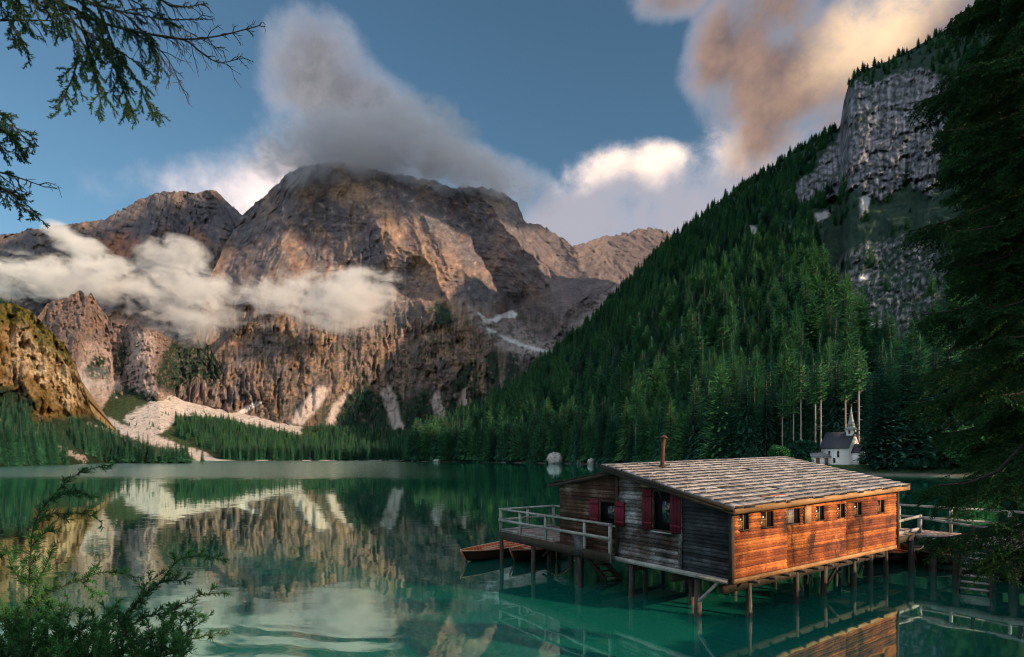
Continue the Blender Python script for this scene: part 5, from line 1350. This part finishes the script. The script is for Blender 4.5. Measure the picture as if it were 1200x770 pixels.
def bush(px, D, pw, ph, m, label, seed, z=None, n=2600, group=None):
    x, y, zz = slope_pt(px, D); w, h = pw * D / F, ph * D / F; g_ = random.Random(seed)
    t = empty('bush', (x, y, zz if z is None else z)); tag(t, label, 'bush', group)
    lobes = [(0, 0, h * .5, h * .45)] + [(g_.uniform(-.33, .33) * w, g_.uniform(-.3, .3) * w, h * g_.uniform(.25, .72), min(w, h) * g_.uniform(.2, .32)) for _ in range(12)]
    V, Q = leaf_mass(n, lobes, .055 * math.sqrt(w * h) + .03, seed); mesh_np('foliage', V, Q, m, t)
    b = MB()
    for k_ in range(5): a = g_.uniform(0, 6.28); b.tube([(0, 0, -.5), (math.cos(a) * w * .1, math.sin(a) * w * .1, h * .3), (math.cos(a) * w * .25, math.sin(a) * w * .25, h * .65)], [.09, .06, .02], 5, False)
    b.build('stem', M_bark, t)
bush(911, 168, 28, 23, M_leaf, 'small bright green bush on the meadow left of the dark round bush', 3)
bush(943, 155, 28, 32, M_leafdark, 'dark round bush on the meadow just left of the chapel shed', 4, n=3800)
bush(949, 151.5, 12, 12, M_leaf, 'small bright bush in front of the dark round bush', 6, n=1400)
bush(1138, 125, 54, 52, M_leaf, 'large bright green bush at the waterside behind the big spruce', 5, n=4200)
bush(1012, 143, 14, 7, M_leafdark, 'low shrub at the right foot of the chapel', 7, n=900)
bush(882, 184, 18, 20, M_leafdark, 'low dark shrub at the left end of the meadow', 8, n=1400)
bush(1075, 131, 40, 16, M_leafdark, 'low dark waterside shrub under the tall dark spruces', 9, n=1800)
bush(1030, 137, 34, 12, M_leafdark, 'low dark shrub on the shore right of the meadow', 10, n=1800)
def boulder(px, D, w, h, label, seed, group=None):
    x, y = (px - CX) / F * D, D; n, m_ = 26, 18
    th = np.linspace(0, 2 * np.pi, n, endpoint=False); ph = np.linspace(-.5 * np.pi, .5 * np.pi, m_)
    T, Pp = np.meshgrid(th, ph); X, Y, Z = np.cos(T) * np.cos(Pp), np.sin(T) * np.cos(Pp), np.sin(Pp)
    r = 1 + .5 * ridged(X * 1.3 + seed, Y * 1.3, Z * 1.3, o=4) + .06 * fbm(X * 5, Y * 5, Z * 5)
    V = np.stack([X * r * w / 2, Y * r * w / 2, Z * r * h * .62 + h * .38], -1)
    i = np.arange(m_ - 1)[:, None] * n + np.arange(n)[None, :]; j = np.arange(m_ - 1)[:, None] * n + (np.arange(n)[None, :] + 1) % n
    o = mesh_np('boulder', V.reshape(-1, 3), np.stack([i, j, j + n, i + n], -1).reshape(-1, 4), M_boulder)
    o.location = (x, y, 0); tag(o, label, 'boulder', group)
boulder(650.5, 338, 8.6, 6.6, 'large pale boulder at the foot of the shore trees left of the roof', 1.2)
boulder(680, 322, 4.2, 2.6, 'smaller grey boulder just right of the large pale one', 4.4)
boulder(693, 308, 4.0, 3.2, 'grey boulder beside the roof corner on the forest shore', 7.1)
boulder(701, 303, 2.6, 1.9, 'smallest pale boulder on the forest shore, next to the roof corner', 9.3)
boulder(512, 452, 5.0, 2.2, 'low pale rock at the point where the forest slope meets the lake', 2.6)

# unseen shrubs added on the right bank to shade the water under the boathouse
for i, (x_, y_, h_, w_) in enumerate(((9.9, 9.2, 2.0, 2.0), (11.6, 10.9, 2.2, 2.2), (13.2, 12.4, 2.1, 2.1), (14.6, 13.9, 2.0, 2.0), (16.1, 15.2, 1.9, 2.0), (17.6, 16.4, 1.9, 2.0), (19.6, 18.6, 1.9, 2.0))):
    e_ = (x_ - .4) / .945 - y_; zb_ = max(0, e_) * .5
    t = empty('bush', (x_, y_, zb_)); g_ = random.Random(90 + i)
    tag(t, ('nearest', 'second', 'third', 'fourth', 'fifth', 'sixth', 'farthest')[i] + ' of the unseen shade shrubs added on the right bank, beyond the picture edge', 'bush', 'added shade shrubs on the right bank')
    lobes = [(0, 0, h_ * .5, h_ * .45)] + [(g_.uniform(-.4, .4) * w_, g_.uniform(-.4, .4) * w_, h_ * g_.uniform(.2, .75), h_ * g_.uniform(.18, .3)) for _ in range(9)]
    V, Q = leaf_mass(2600, lobes, .085, 90 + i); mesh_np('foliage', V, Q, M_leafdark, t)

# ------------------------------------------------------------------ near spruce, overhanging branches, juniper
class Needles:
    def __init__(s): s.a = []; s.b = []; s.w = []
    def twig(s, pts, per_m, ln, w, spread, g_, flat=0.0, start=0.0):
        """needles all round a twig: each a slim blade leaning forward"""
        P = np.array([tuple(p) for p in pts]); seg = np.linalg.norm(np.diff(P, axis=0), axis=1); T = np.concatenate([[0], np.cumsum(seg)])
        n = int(per_m * T[-1] * (1 - start)); 
        if n < 1: return
        t = (start + (1 - start) * (np.arange(n) + g_.random(n)) / n) * T[-1]
        k = np.clip(np.searchsorted(T, t) - 1, 0, len(seg) - 1)
        f = ((t - T[k]) / seg[k])[:, None]; c = P[k] * (1 - f) + P[k + 1] * f; d = (P[k + 1] - P[k]) / seg[k][:, None]
        r = g_.normal(size=(n, 3)); r[:, 2] *= (1 - flat); r -= d * (r * d).sum(1, keepdims=True); r /= np.linalg.norm(r, axis=1, keepdims=True)
        dirv = r * np.sin(spread) + d * np.cos(spread); L = ln * g_.uniform(.6, 1.15, (n, 1)) * (1 - .35 * (t / T[-1])[:, None] ** 4)
        s.a.append(c); s.b.append(c + dirv * L); s.w.append(np.full(n, w))
    def build(s, name, m, parent, g_):
        A, B, Wd = np.concatenate(s.a), np.concatenate(s.b), np.concatenate(s.w)[:, None]; n = len(A)
        d = B - A; q = np.cross(d, g_.normal(size=(n, 3))); q /= np.linalg.norm(q, axis=1, keepdims=True)
        M_ = A * .55 + B * .45
        V = np.stack([A - q * Wd * .35, A + q * Wd * .35, M_ + q * Wd * .5, B, M_ - q * Wd * .5], 1).reshape(-1, 3)
        i = np.arange(n)[:, None] * 5
        return mesh_np(name, V, [np.concatenate([i, i + 1, i + 2, i + 4], 1), np.concatenate([i + 4, i + 2, i + 3], 1)], m, parent)
def curve_pts(P, n):
    """smooth curve through points"""
    P = [np.array(tuple(p), dtype=float) for p in P]; P = [2 * P[0] - P[1]] + P + [2 * P[-1] - P[-2]]; out = []
    m_ = len(P) - 3; per = max(2, n // m_)
    for i in range(m_):
        for k_ in range(per):
            t = k_ / per; a, b_, c, d = P[i:i + 4]
            out.append(.5 * (2 * b_ + (c - a) * t + (2 * a - 5 * b_ + 4 * c - d) * t * t + (3 * b_ - a - 3 * c + d) * t ** 3))
    out.append(P[-2]); return out

def big_spruce():
    g_ = np.random.default_rng(77); tx_, ty_ = 8.45, 8.2
    t = empty('spruce_tree', (tx_, ty_, .2)); tag(t, 'huge dark spruce filling the right edge, its boughs hanging over the walkway', 'tree')
    H = 17.0
    b = MB(); b.tube([(0, 0, -1), (0, 0, .4), (.05, 0, H * .35), (0, .06, H * .7), (0, 0, H)], [.34, .27, .2, .12, .03], 12, wob=.05); b.build('trunk', M_bark, t, True)
    nd = Needles(); wood = MB(); z = 3.1
    while z < 12.2:
        f = (z - 3.1) / (H - 3.1); Rr = 2.5 * (1 - f) ** .34 * (.74 + .26 * min(1, (z - 3.1) / 1.8))
        nb = 6
        ph = g_.uniform(0, 6.28)
        for j in range(nb):
            a = ph + 6.283 * j / nb + g_.uniform(-.3, .3)
            ca = math.cos(a); 
            if z < 4.7 and g_.random() < .76: continue
            if ca > .55 and g_.random() < .75: continue      # far side out of view: thinner
            L = Rr * g_.uniform(.55, 1.1); d = np.array([math.cos(a), math.sin(a), 0.]); sd = np.array([-d[1], d[0], 0.])
            dr = g_.uniform(.25, .6) * (1.1 - f); base = np.array([0, 0, z])
            P = [base, base + d * L * .35 + [0, 0, -L * dr * .25], base + d * L * .7 + sd * g_.uniform(-.1, .1) * L + [0, 0, -L * dr * .75], base + d * L + sd * g_.uniform(-.15, .15) * L + [0, 0, -L * dr * .85]]
            C_ = curve_pts(P, 15); Q_ = C_[::3] + [C_[-1]]; wood.tube(Q_, [.045 * (1 - .85 * i_ / (len(Q_) - 1)) for i_ in range(len(Q_))], 4, False)
            nd.twig(C_[8:], 150, .042, .011, .9, g_)
            m_ = len(C_)
            for i in range(3, m_):
                s = i / (m_ - 1)
                for sg in (-1, 1):
                    for rep in range(2):
                        l2 = L * (.42 * (1 - s) ** .7 + .09) * g_.uniform(.6, 1.15); an = g_.uniform(.6, 1.1)
                        dd = d * math.cos(an) + sd * sg * math.sin(an); dz = -g_.uniform(.3, 1.15)
                        p0 = C_[i]; p1 = p0 + dd * l2 * .5 + [0, 0, dz * l2 * .35]; p2 = p0 + dd * l2 + [0, 0, dz * l2]
                        nd.twig([p0, p1, p2], 120, .042, .0125, .85, g_)
                        if l2 > .22:
                            for q in (.3, .55, .8):
                                c = p0 * (1 - q) + p2 * q; l3 = l2 * .34 * (1.1 - q) * g_.uniform(.7, 1.3) + .07
                                for s2 in (-1, 1):
                                    e = c + (dd * .6 + (sd * sg * .3 - dd * .0 + np.cross(dd, [0, 0, 1]) * s2 * .8)) * l3 + [0, 0, -l3 * g_.uniform(.2, .9)]
                                    nd.twig([c, e], 120, .042, .0125, .8, g_)
        z += g_.uniform(.30, .50)
    wood.build('boughs', M_twig, t); nd.build('needles', M_near, t, g_)
    # crown above the picture, so its shade and reflection are right
    V, Fc = conifer(9, 5.0, 1.6, .0, 14, 9); V[:, 2] += 12.2; mesh_np('crown_top', V, Fc, M_near, t)
big_spruce()

def twigs_along(pts, every, l0, l1, g_, nd, wood, hang, per_m, ln, w, bare=0.0, flat=0, sub=True, start=.1, wr=.0022):
    """side twigs on a limb given as dense points"""
    P = np.array(pts); seg = np.linalg.norm(np.diff(P, axis=0), axis=1); T = np.concatenate([[0], np.cumsum(seg)]); Lt = T[-1]
    t = Lt * start; sg = 1
    while t < Lt:
        k = min(np.searchsorted(T, t), len(P) - 1); k = max(k, 1); d = P[k] - P[k - 1]; d /= np.linalg.norm(d)
        side = np.cross(d, g_.normal(size=3)); side /= np.linalg.norm(side)
        l = (l0 + (l1 - l0) * (t / Lt)) * g_.uniform(.55, 1.25); v = d * .75 + side * .75 * sg + np.array(hang); v /= np.linalg.norm(v)
        p0 = P[k]; p1 = p0 + v * l * .5 + g_.normal(size=3) * l * .07; p2 = p0 + v * l + np.array(hang) * l * .4 + g_.normal(size=3) * l * .08
        c = curve_pts([p0, p1, p2], 6); wood.tube(c, [wr * (1 - .12 * i) for i in range(len(c))], 4, False)
        isb = g_.random() < (bare if np.isscalar(bare) else bare(p0))
        if not isb: nd.twig(c, per_m, ln, w, .8, g_, flat)
        if sub:
            for q in (2, 3, 4, 5):
                if q < len(c) and g_.random() < .8:
                    dd = c[q] - c[q - 1]; dd = dd / np.linalg.norm(dd); s2 = np.cross(dd, g_.normal(size=3)); s2 /= np.linalg.norm(s2)
                    e = c[q] + (dd * .7 + s2 * .7 + np.array(hang) * .5) * l * g_.uniform(.25, .5)
                    wood.tube([c[q], e], [wr * .6, wr * .4], 3, False)
                    if not isb: nd.twig([c[q], e], per_m, ln, w, .8, g_, flat)
        t += every * g_.uniform(.6, 1.4); sg = -sg

def overhanging_spruce():
    g_ = np.random.default_rng(5)
    t = empty('spruce_tree', (-4.3, 1.3, 2.4)); tag(t, 'spruce whose thin dark boughs hang into the top left corner, tips bare', 'tree')
    off = np.array([-4.3, 1.3, 2.4])
    b = MB(); b.tube([(0, 0, -.8), (0, 0, .3), (.05, 0, 4), (0, 0, 9)], [.26, .2, .17, .08], 10, wob=.05); b.build('trunk', M_bark, t, True)
    def pp(x, y, D): return np.array(P1(x, y, D)) - off
    limbs = [  # photograph bearings with the distance of each limb
        ([(-230, 70, 2.2), (-60, 30, 2.3), (0, 24, 2.35), (62, 24, 2.45)], .6), ([(-300, -120, 2.2), (50, -4, 2.3), (101, 20, 2.4), (142, 33, 2.45), (175, 40, 2.5), (216, 46, 2.5), (257, 42, 2.55), (304, 30, 2.6)], .55),
        ([(175, 40, 2.5), (216, 47, 2.52), (236, 62, 2.55), (257, 73, 2.58), (285, 68, 2.6)], .8), ([(150, 34, 2.47), (175, 50, 2.5), (196, 68, 2.52), (214, 104, 2.5)], .8),
        ([(60, -60, 2.2), (111, 0, 2.3), (135, 58, 2.35), (159, 92, 2.4), (178, 132, 2.4)], .0), ([(78, 5, 2.3), (92, 50, 2.3), (86, 88, 2.32), (69, 124, 2.3)], .0), ([(90, 10, 2.3), (103, 55, 2.35), (112, 92, 2.35), (120, 128, 2.35)], .0),
        ([(110, 15, 2.4), (126, 60, 2.4), (142, 98, 2.42), (153, 130, 2.4)], .0), ([(-40, -60, 2.1), (20, 0, 2.2), (14, 28, 2.2), (28, 50, 2.2)], .0), ([(120, -60, 2.4), (189, 0, 2.5), (214, 8, 2.5), (243, 4, 2.5)], .25),
        ([(-100, -80, 2.2), (60, -10, 2.3), (120, 8, 2.4), (190, 22, 2.45), (240, 22, 2.5)], .2), ([(20, -30, 2.2), (60, 8, 2.25), (90, 30, 2.3), (140, 60, 2.35), (168, 80, 2.4)], .1),
        ([(-60, -60, 2.1), (40, 0, 2.2), (60, 20, 2.25), (72, 44, 2.3)], .0), ([(100, 0, 2.4), (150, 20, 2.45), (180, 60, 2.45), (186, 96, 2.45)], .3), ([(60, -50, 2.5), (140, -8, 2.6), (200, 26, 2.65), (262, 60, 2.7)], .6),
        ([(-260, 180, 1.9), (-60, 130, 2.0), (0, 134, 2.0), (17, 148, 2.0), (35, 171, 2.0)], .0), ([(-60, 190, 2.1), (0, 202, 2.1), (27, 210, 2.1), (52, 219, 2.1)], .8), ([(-80, 190, 2.0), (0, 220, 2.0), (17, 232, 2.0), (30, 249, 2.0)], .0), ([(-60, 150, 2.0), (0, 152, 2.0), (14, 162, 2.0), (20, 176, 2.0)], 0.)]
    for nm_i, (L, bare) in enumerate(limbs):
        pts = curve_pts([pp(*q) for q in L], 26)
        wood, nd = MB(), Needles(); n = len(pts)
        r0 = .0075 if nm_i in (0, 1) else .0045
        wood.tube(pts, [r0 * (1 - .72 * i / n) for i in range(n)], 6, False)
        def bf(p, bare=bare): return bare + .9 * max(0, min(1, ((p[0] + off[0]) / (p[1] + off[1]) * F + CX - 165) / 50))
        twigs_along(pts, .024, .15, .06, g_, nd, wood, (0, 0, -.42), 620, .016, .0030, bf, start=.25)
        if bare < .5: nd.twig(pts, 620, .016, .0030, .8, g_, start=.25)
        o = wood.build('bough', M_twig, t)
        if nd.a: nd.build('needles', M_near, o, g_)
overhanging_spruce()
for (x_, y_, z_, h_, l_) in ((6.5, -4.5, 2.9, 17, 'added unseen spruce behind the viewer to the right, shading the near branches'), (3.0, -6.5, 3.0, 15, 'added unseen spruce straight behind the viewer, shading the near branches')):
    place_tree(dict(p=(x_, y_, z_ - .3), s=(h_ / 27 * .9,) * 2 + (h_ / 27,), k=2, r=1.0), 0, l_, None)  # unseen spruces added to shade the juniper and overhanging boughs

def juniper():
    g_ = np.random.default_rng(15); off = np.array(P1(60, 860, 1.75)); off[2] = 2.9 - .35
    t = empty('juniper_shrub', tuple(off)); tag(t, 'prickly dark green juniper shrub in the lower left corner, its shoots against the water', 'shrub')
    def pp(x, y, D): return np.array(P1(x, y, D)) - off
    limbs = [([(30, 900, 1.75), (33, 770, 1.75), (35, 663, 1.75), (41, 613, 1.76), (63, 580, 1.78), (90, 556, 1.8), (124, 545, 1.82)], .0030, .9),
             ([(40, 612, 1.76), (58, 603, 1.8), (77, 602, 1.82), (100, 602, 1.84), (119, 611, 1.85)], .002, .5), ([(52, 592, 1.77), (68, 580, 1.78), (90, 576, 1.8), (110, 584, 1.8)], .002, .4),
             ([(36, 650, 1.75), (20, 645, 1.74), (0, 650, 1.74), (-20, 660, 1.74)], .002, .5), ([(37, 640, 1.75), (52, 625, 1.75), (70, 622, 1.76)], .002, .4), ([(36, 690, 1.75), (15, 668, 1.72), (8, 640, 1.72)], .002, .4),
             ([(20, 860, 1.7), (30, 740, 1.7), (52, 700, 1.72), (93, 680, 1.75), (127, 670, 1.78), (162, 677, 1.8)], .003, .9),
             ([(60, 880, 1.8), (100, 775, 1.8), (150, 717, 1.82), (187, 683, 1.85), (210, 656, 1.87), (240, 652, 1.9), (266, 658, 1.9)], .0032, .9),
             ([(120, 860, 1.8), (150, 740, 1.82), (200, 716, 1.85), (233, 698, 1.87), (266, 695, 1.9)], .003, .8), ([(140, 870, 1.85), (195, 765, 1.88), (233, 747, 1.9), (268, 740, 1.92)], .0028, .8),
             ([(150, 718, 1.82), (165, 700, 1.82), (172, 684, 1.83), (190, 672, 1.84)], .002, .5), ([(187, 683, 1.85), (205, 680, 1.85), (222, 682, 1.86)], .002, .4), ([(93, 680, 1.75), (105, 690, 1.75), (120, 700, 1.76)], .002, .4),
             ([(205, 716, 1.85), (222, 722, 1.86), (245, 722, 1.88)], .002, .4), ([(36, 700, 1.75), (55, 660, 1.76), (62, 640, 1.76)], .002, .4)]
    for _ in range(74):     # the dense heart of the shrub
        x = g_.uniform(-30, 215); y = g_.uniform(702 + max(0, x - 120) * .22, 775); D = g_.uniform(1.6, 2.0); dx_ = g_.uniform(-50, 60)
        limbs.append(([(x - dx_ * .6, y + 110, D), (x - dx_ * .2, y + 45, D), (x + dx_ * .15, y + 10, D), (x + dx_ * .5, y - g_.uniform(0, 14), D + .03)], .0022, .7))
    for L, r0, den in limbs:
        pts = curve_pts([pp(*q) for q in L], 24); n = len(pts); wood, nd = MB(), Needles()
        wood.tube(pts, [r0 * (1 - .7 * i / n) for i in range(n)], 5, False)
        twigs_along(pts, .032, .055, .022, g_, nd, wood, (0, 0, .18), 600, .023, .0030, 0, sub=den > .6, start=.15, wr=.0013)
        nd.twig(pts, 620, .024, .0030, .95, g_, start=.1)
        o = wood.build('branch', M_twig, t); nd.build('needles', M_jun, o, g_)
juniper()

# ------------------------------------------------------------------ mist and cloud with real volume
def vol_mat(name, dens, seed, nsc, thr, col=(1, 1, 1), aniso=0.1, soft=.45, stretch=(1, 1, 1.6)):
    m = bpy.data.materials.new(name); m.use_nodes = True; n = NT(m.node_tree); n.n.clear()
    p = n.tc('Object'); r2 = n.vm('LENGTH', p); geo = n.n.new('ShaderNodeNewGeometry'); wp = n.vm('ADD', geo.outputs['Position'], (seed * 1000.0, seed * 333.0, 0.0))
    wp = n.scale(wp, stretch)
    nz = n.noise(wp, nsc, 5, .58, .4)
    fall = n.m('SUBTRACT', 1.0, n.m('MULTIPLY', r2, r2))
    nz2 = n.noise(n.vm('ADD', wp, (700., 0, 90.)), nsc * 3.1, 6, .62, .8)
    d = n.ss(n.m('ADD', n.m('MULTIPLY', fall, .9), n.m('ADD', n.m('MULTIPLY', n.m('SUBTRACT', nz, .5), 3.4), n.m('MULTIPLY', n.m('SUBTRACT', nz2, .5), 3.4))), thr, thr + soft)
    d = n.m('MULTIPLY', d, n.ss(r2, 1.0, .75)); d = n.m('MULTIPLY', d, dens)
    v = n.n.new('ShaderNodeVolumePrincipled'); n.put(v.inputs['Density'], d); v.inputs['Color'].default_value = (*col, 1); v.inputs['Anisotropy'].default_value = aniso
    v.inputs['Density Attribute'].default_value = ''
    o = n.n.new('ShaderNodeOutputMaterial'); n.l.new(v.outputs[0], o.inputs['Volume']); return m
def puff(name, px, py, D, rx, ry, thick, m, label, rot=0.0, cat='mist'):
    k_ = D / F; n_, m_ = 24, 14
    th = np.linspace(0, 2 * np.pi, n_, endpoint=False); ph = np.linspace(-.5 * np.pi, .5 * np.pi, m_); T, Pp = np.meshgrid(th, ph)
    V = np.stack([np.cos(T) * np.cos(Pp), np.sin(T) * np.cos(Pp), np.sin(Pp)], -1).reshape(-1, 3)
    i = np.arange(m_ - 1)[:, None] * n_ + np.arange(n_)[None, :]; j = np.arange(m_ - 1)[:, None] * n_ + (np.arange(n_)[None, :] + 1) % n_
    o = mesh_np(name, V, np.stack([i, j, j + n_, i + n_], -1).reshape(-1, 4), m)
    o.location = P1(px, py, D); o.scale = (rx * k_, thick, ry * k_); o.rotation_euler = (0, R(rot), 0); tag(o, label, cat, kind='stuff'); return o
MI = vol_mat('mist_volume', .017, 1.0, .0056, .40)
puff('mist', 75, 327, 1480, 150, 34, 130, MI, 'white mist bank lying across the left mountain')
puff('mist', 245, 345, 1430, 135, 46, 120, MI, 'white mist bank between the crag and the cliff band')
puff('mist', 400, 352, 1280, 105, 46, 110, MI, 'sunlit warm end of the mist bank in front of the main cliffs')
puff('mist', 203, 303, 1500, 50, 30, 90, MI, 'wisp of mist rising from the middle of the bank')
puff('mist', 95, 290, 1560, 58, 20, 80, MI, 'thin slanting wisp of mist above the left bank', 32)
puff('mist', 205, 385, 1300, 60, 34, 80, vol_mat('thin_mist', .006, 2, .007, .25), 'thin lower veil of mist behind the scree gullies')
puff('mist', 110, 448, 780, 34, 24, 40, vol_mat('thin_mist', .012, 3, .014, .30), 'small patch of mist hanging in the cirque')
CAPM = vol_mat('cap_cloud_volume', .0075, 4.0, .0028, .16, (.80, .78, .82), .2)
puff('cloud', 425, 176, 2600, 150, 48, 330, CAPM, 'grey cloud wrapping the summit of the main mountain', -10, 'cloud')
puff('cloud', 545, 205, 2560, 95, 28, 260, CAPM, 'tail of the grey cloud over the right shoulder of the summit', 12, 'cloud')
SH = vol_mat('added_shade_cloud_volume', .012, 6.0, .0016, .02, (.85, .83, .85), .2)  # for unseen clouds added to keep the sun off the upper mountain
o = puff('cloud', 600, 200, 1000, 100, 100, 100, SH, 'added unseen cloud high above the right edge, shading the upper mountain', 0, 'cloud')
o.location = (1900, 800, 2390); o.scale = (520, 1050, 600); o.rotation_euler = (0, 0, -R(31))
o = puff('cloud', 600, 200, 1000, 100, 100, 100, SH, 'added unseen cloud far off to the right, shading the right shoulder of the mountain', 0, 'cloud')
o.location = (3250, 880, 2330); o.scale = (450, 620, 330); o.rotation_euler = (0, 0, -R(31))
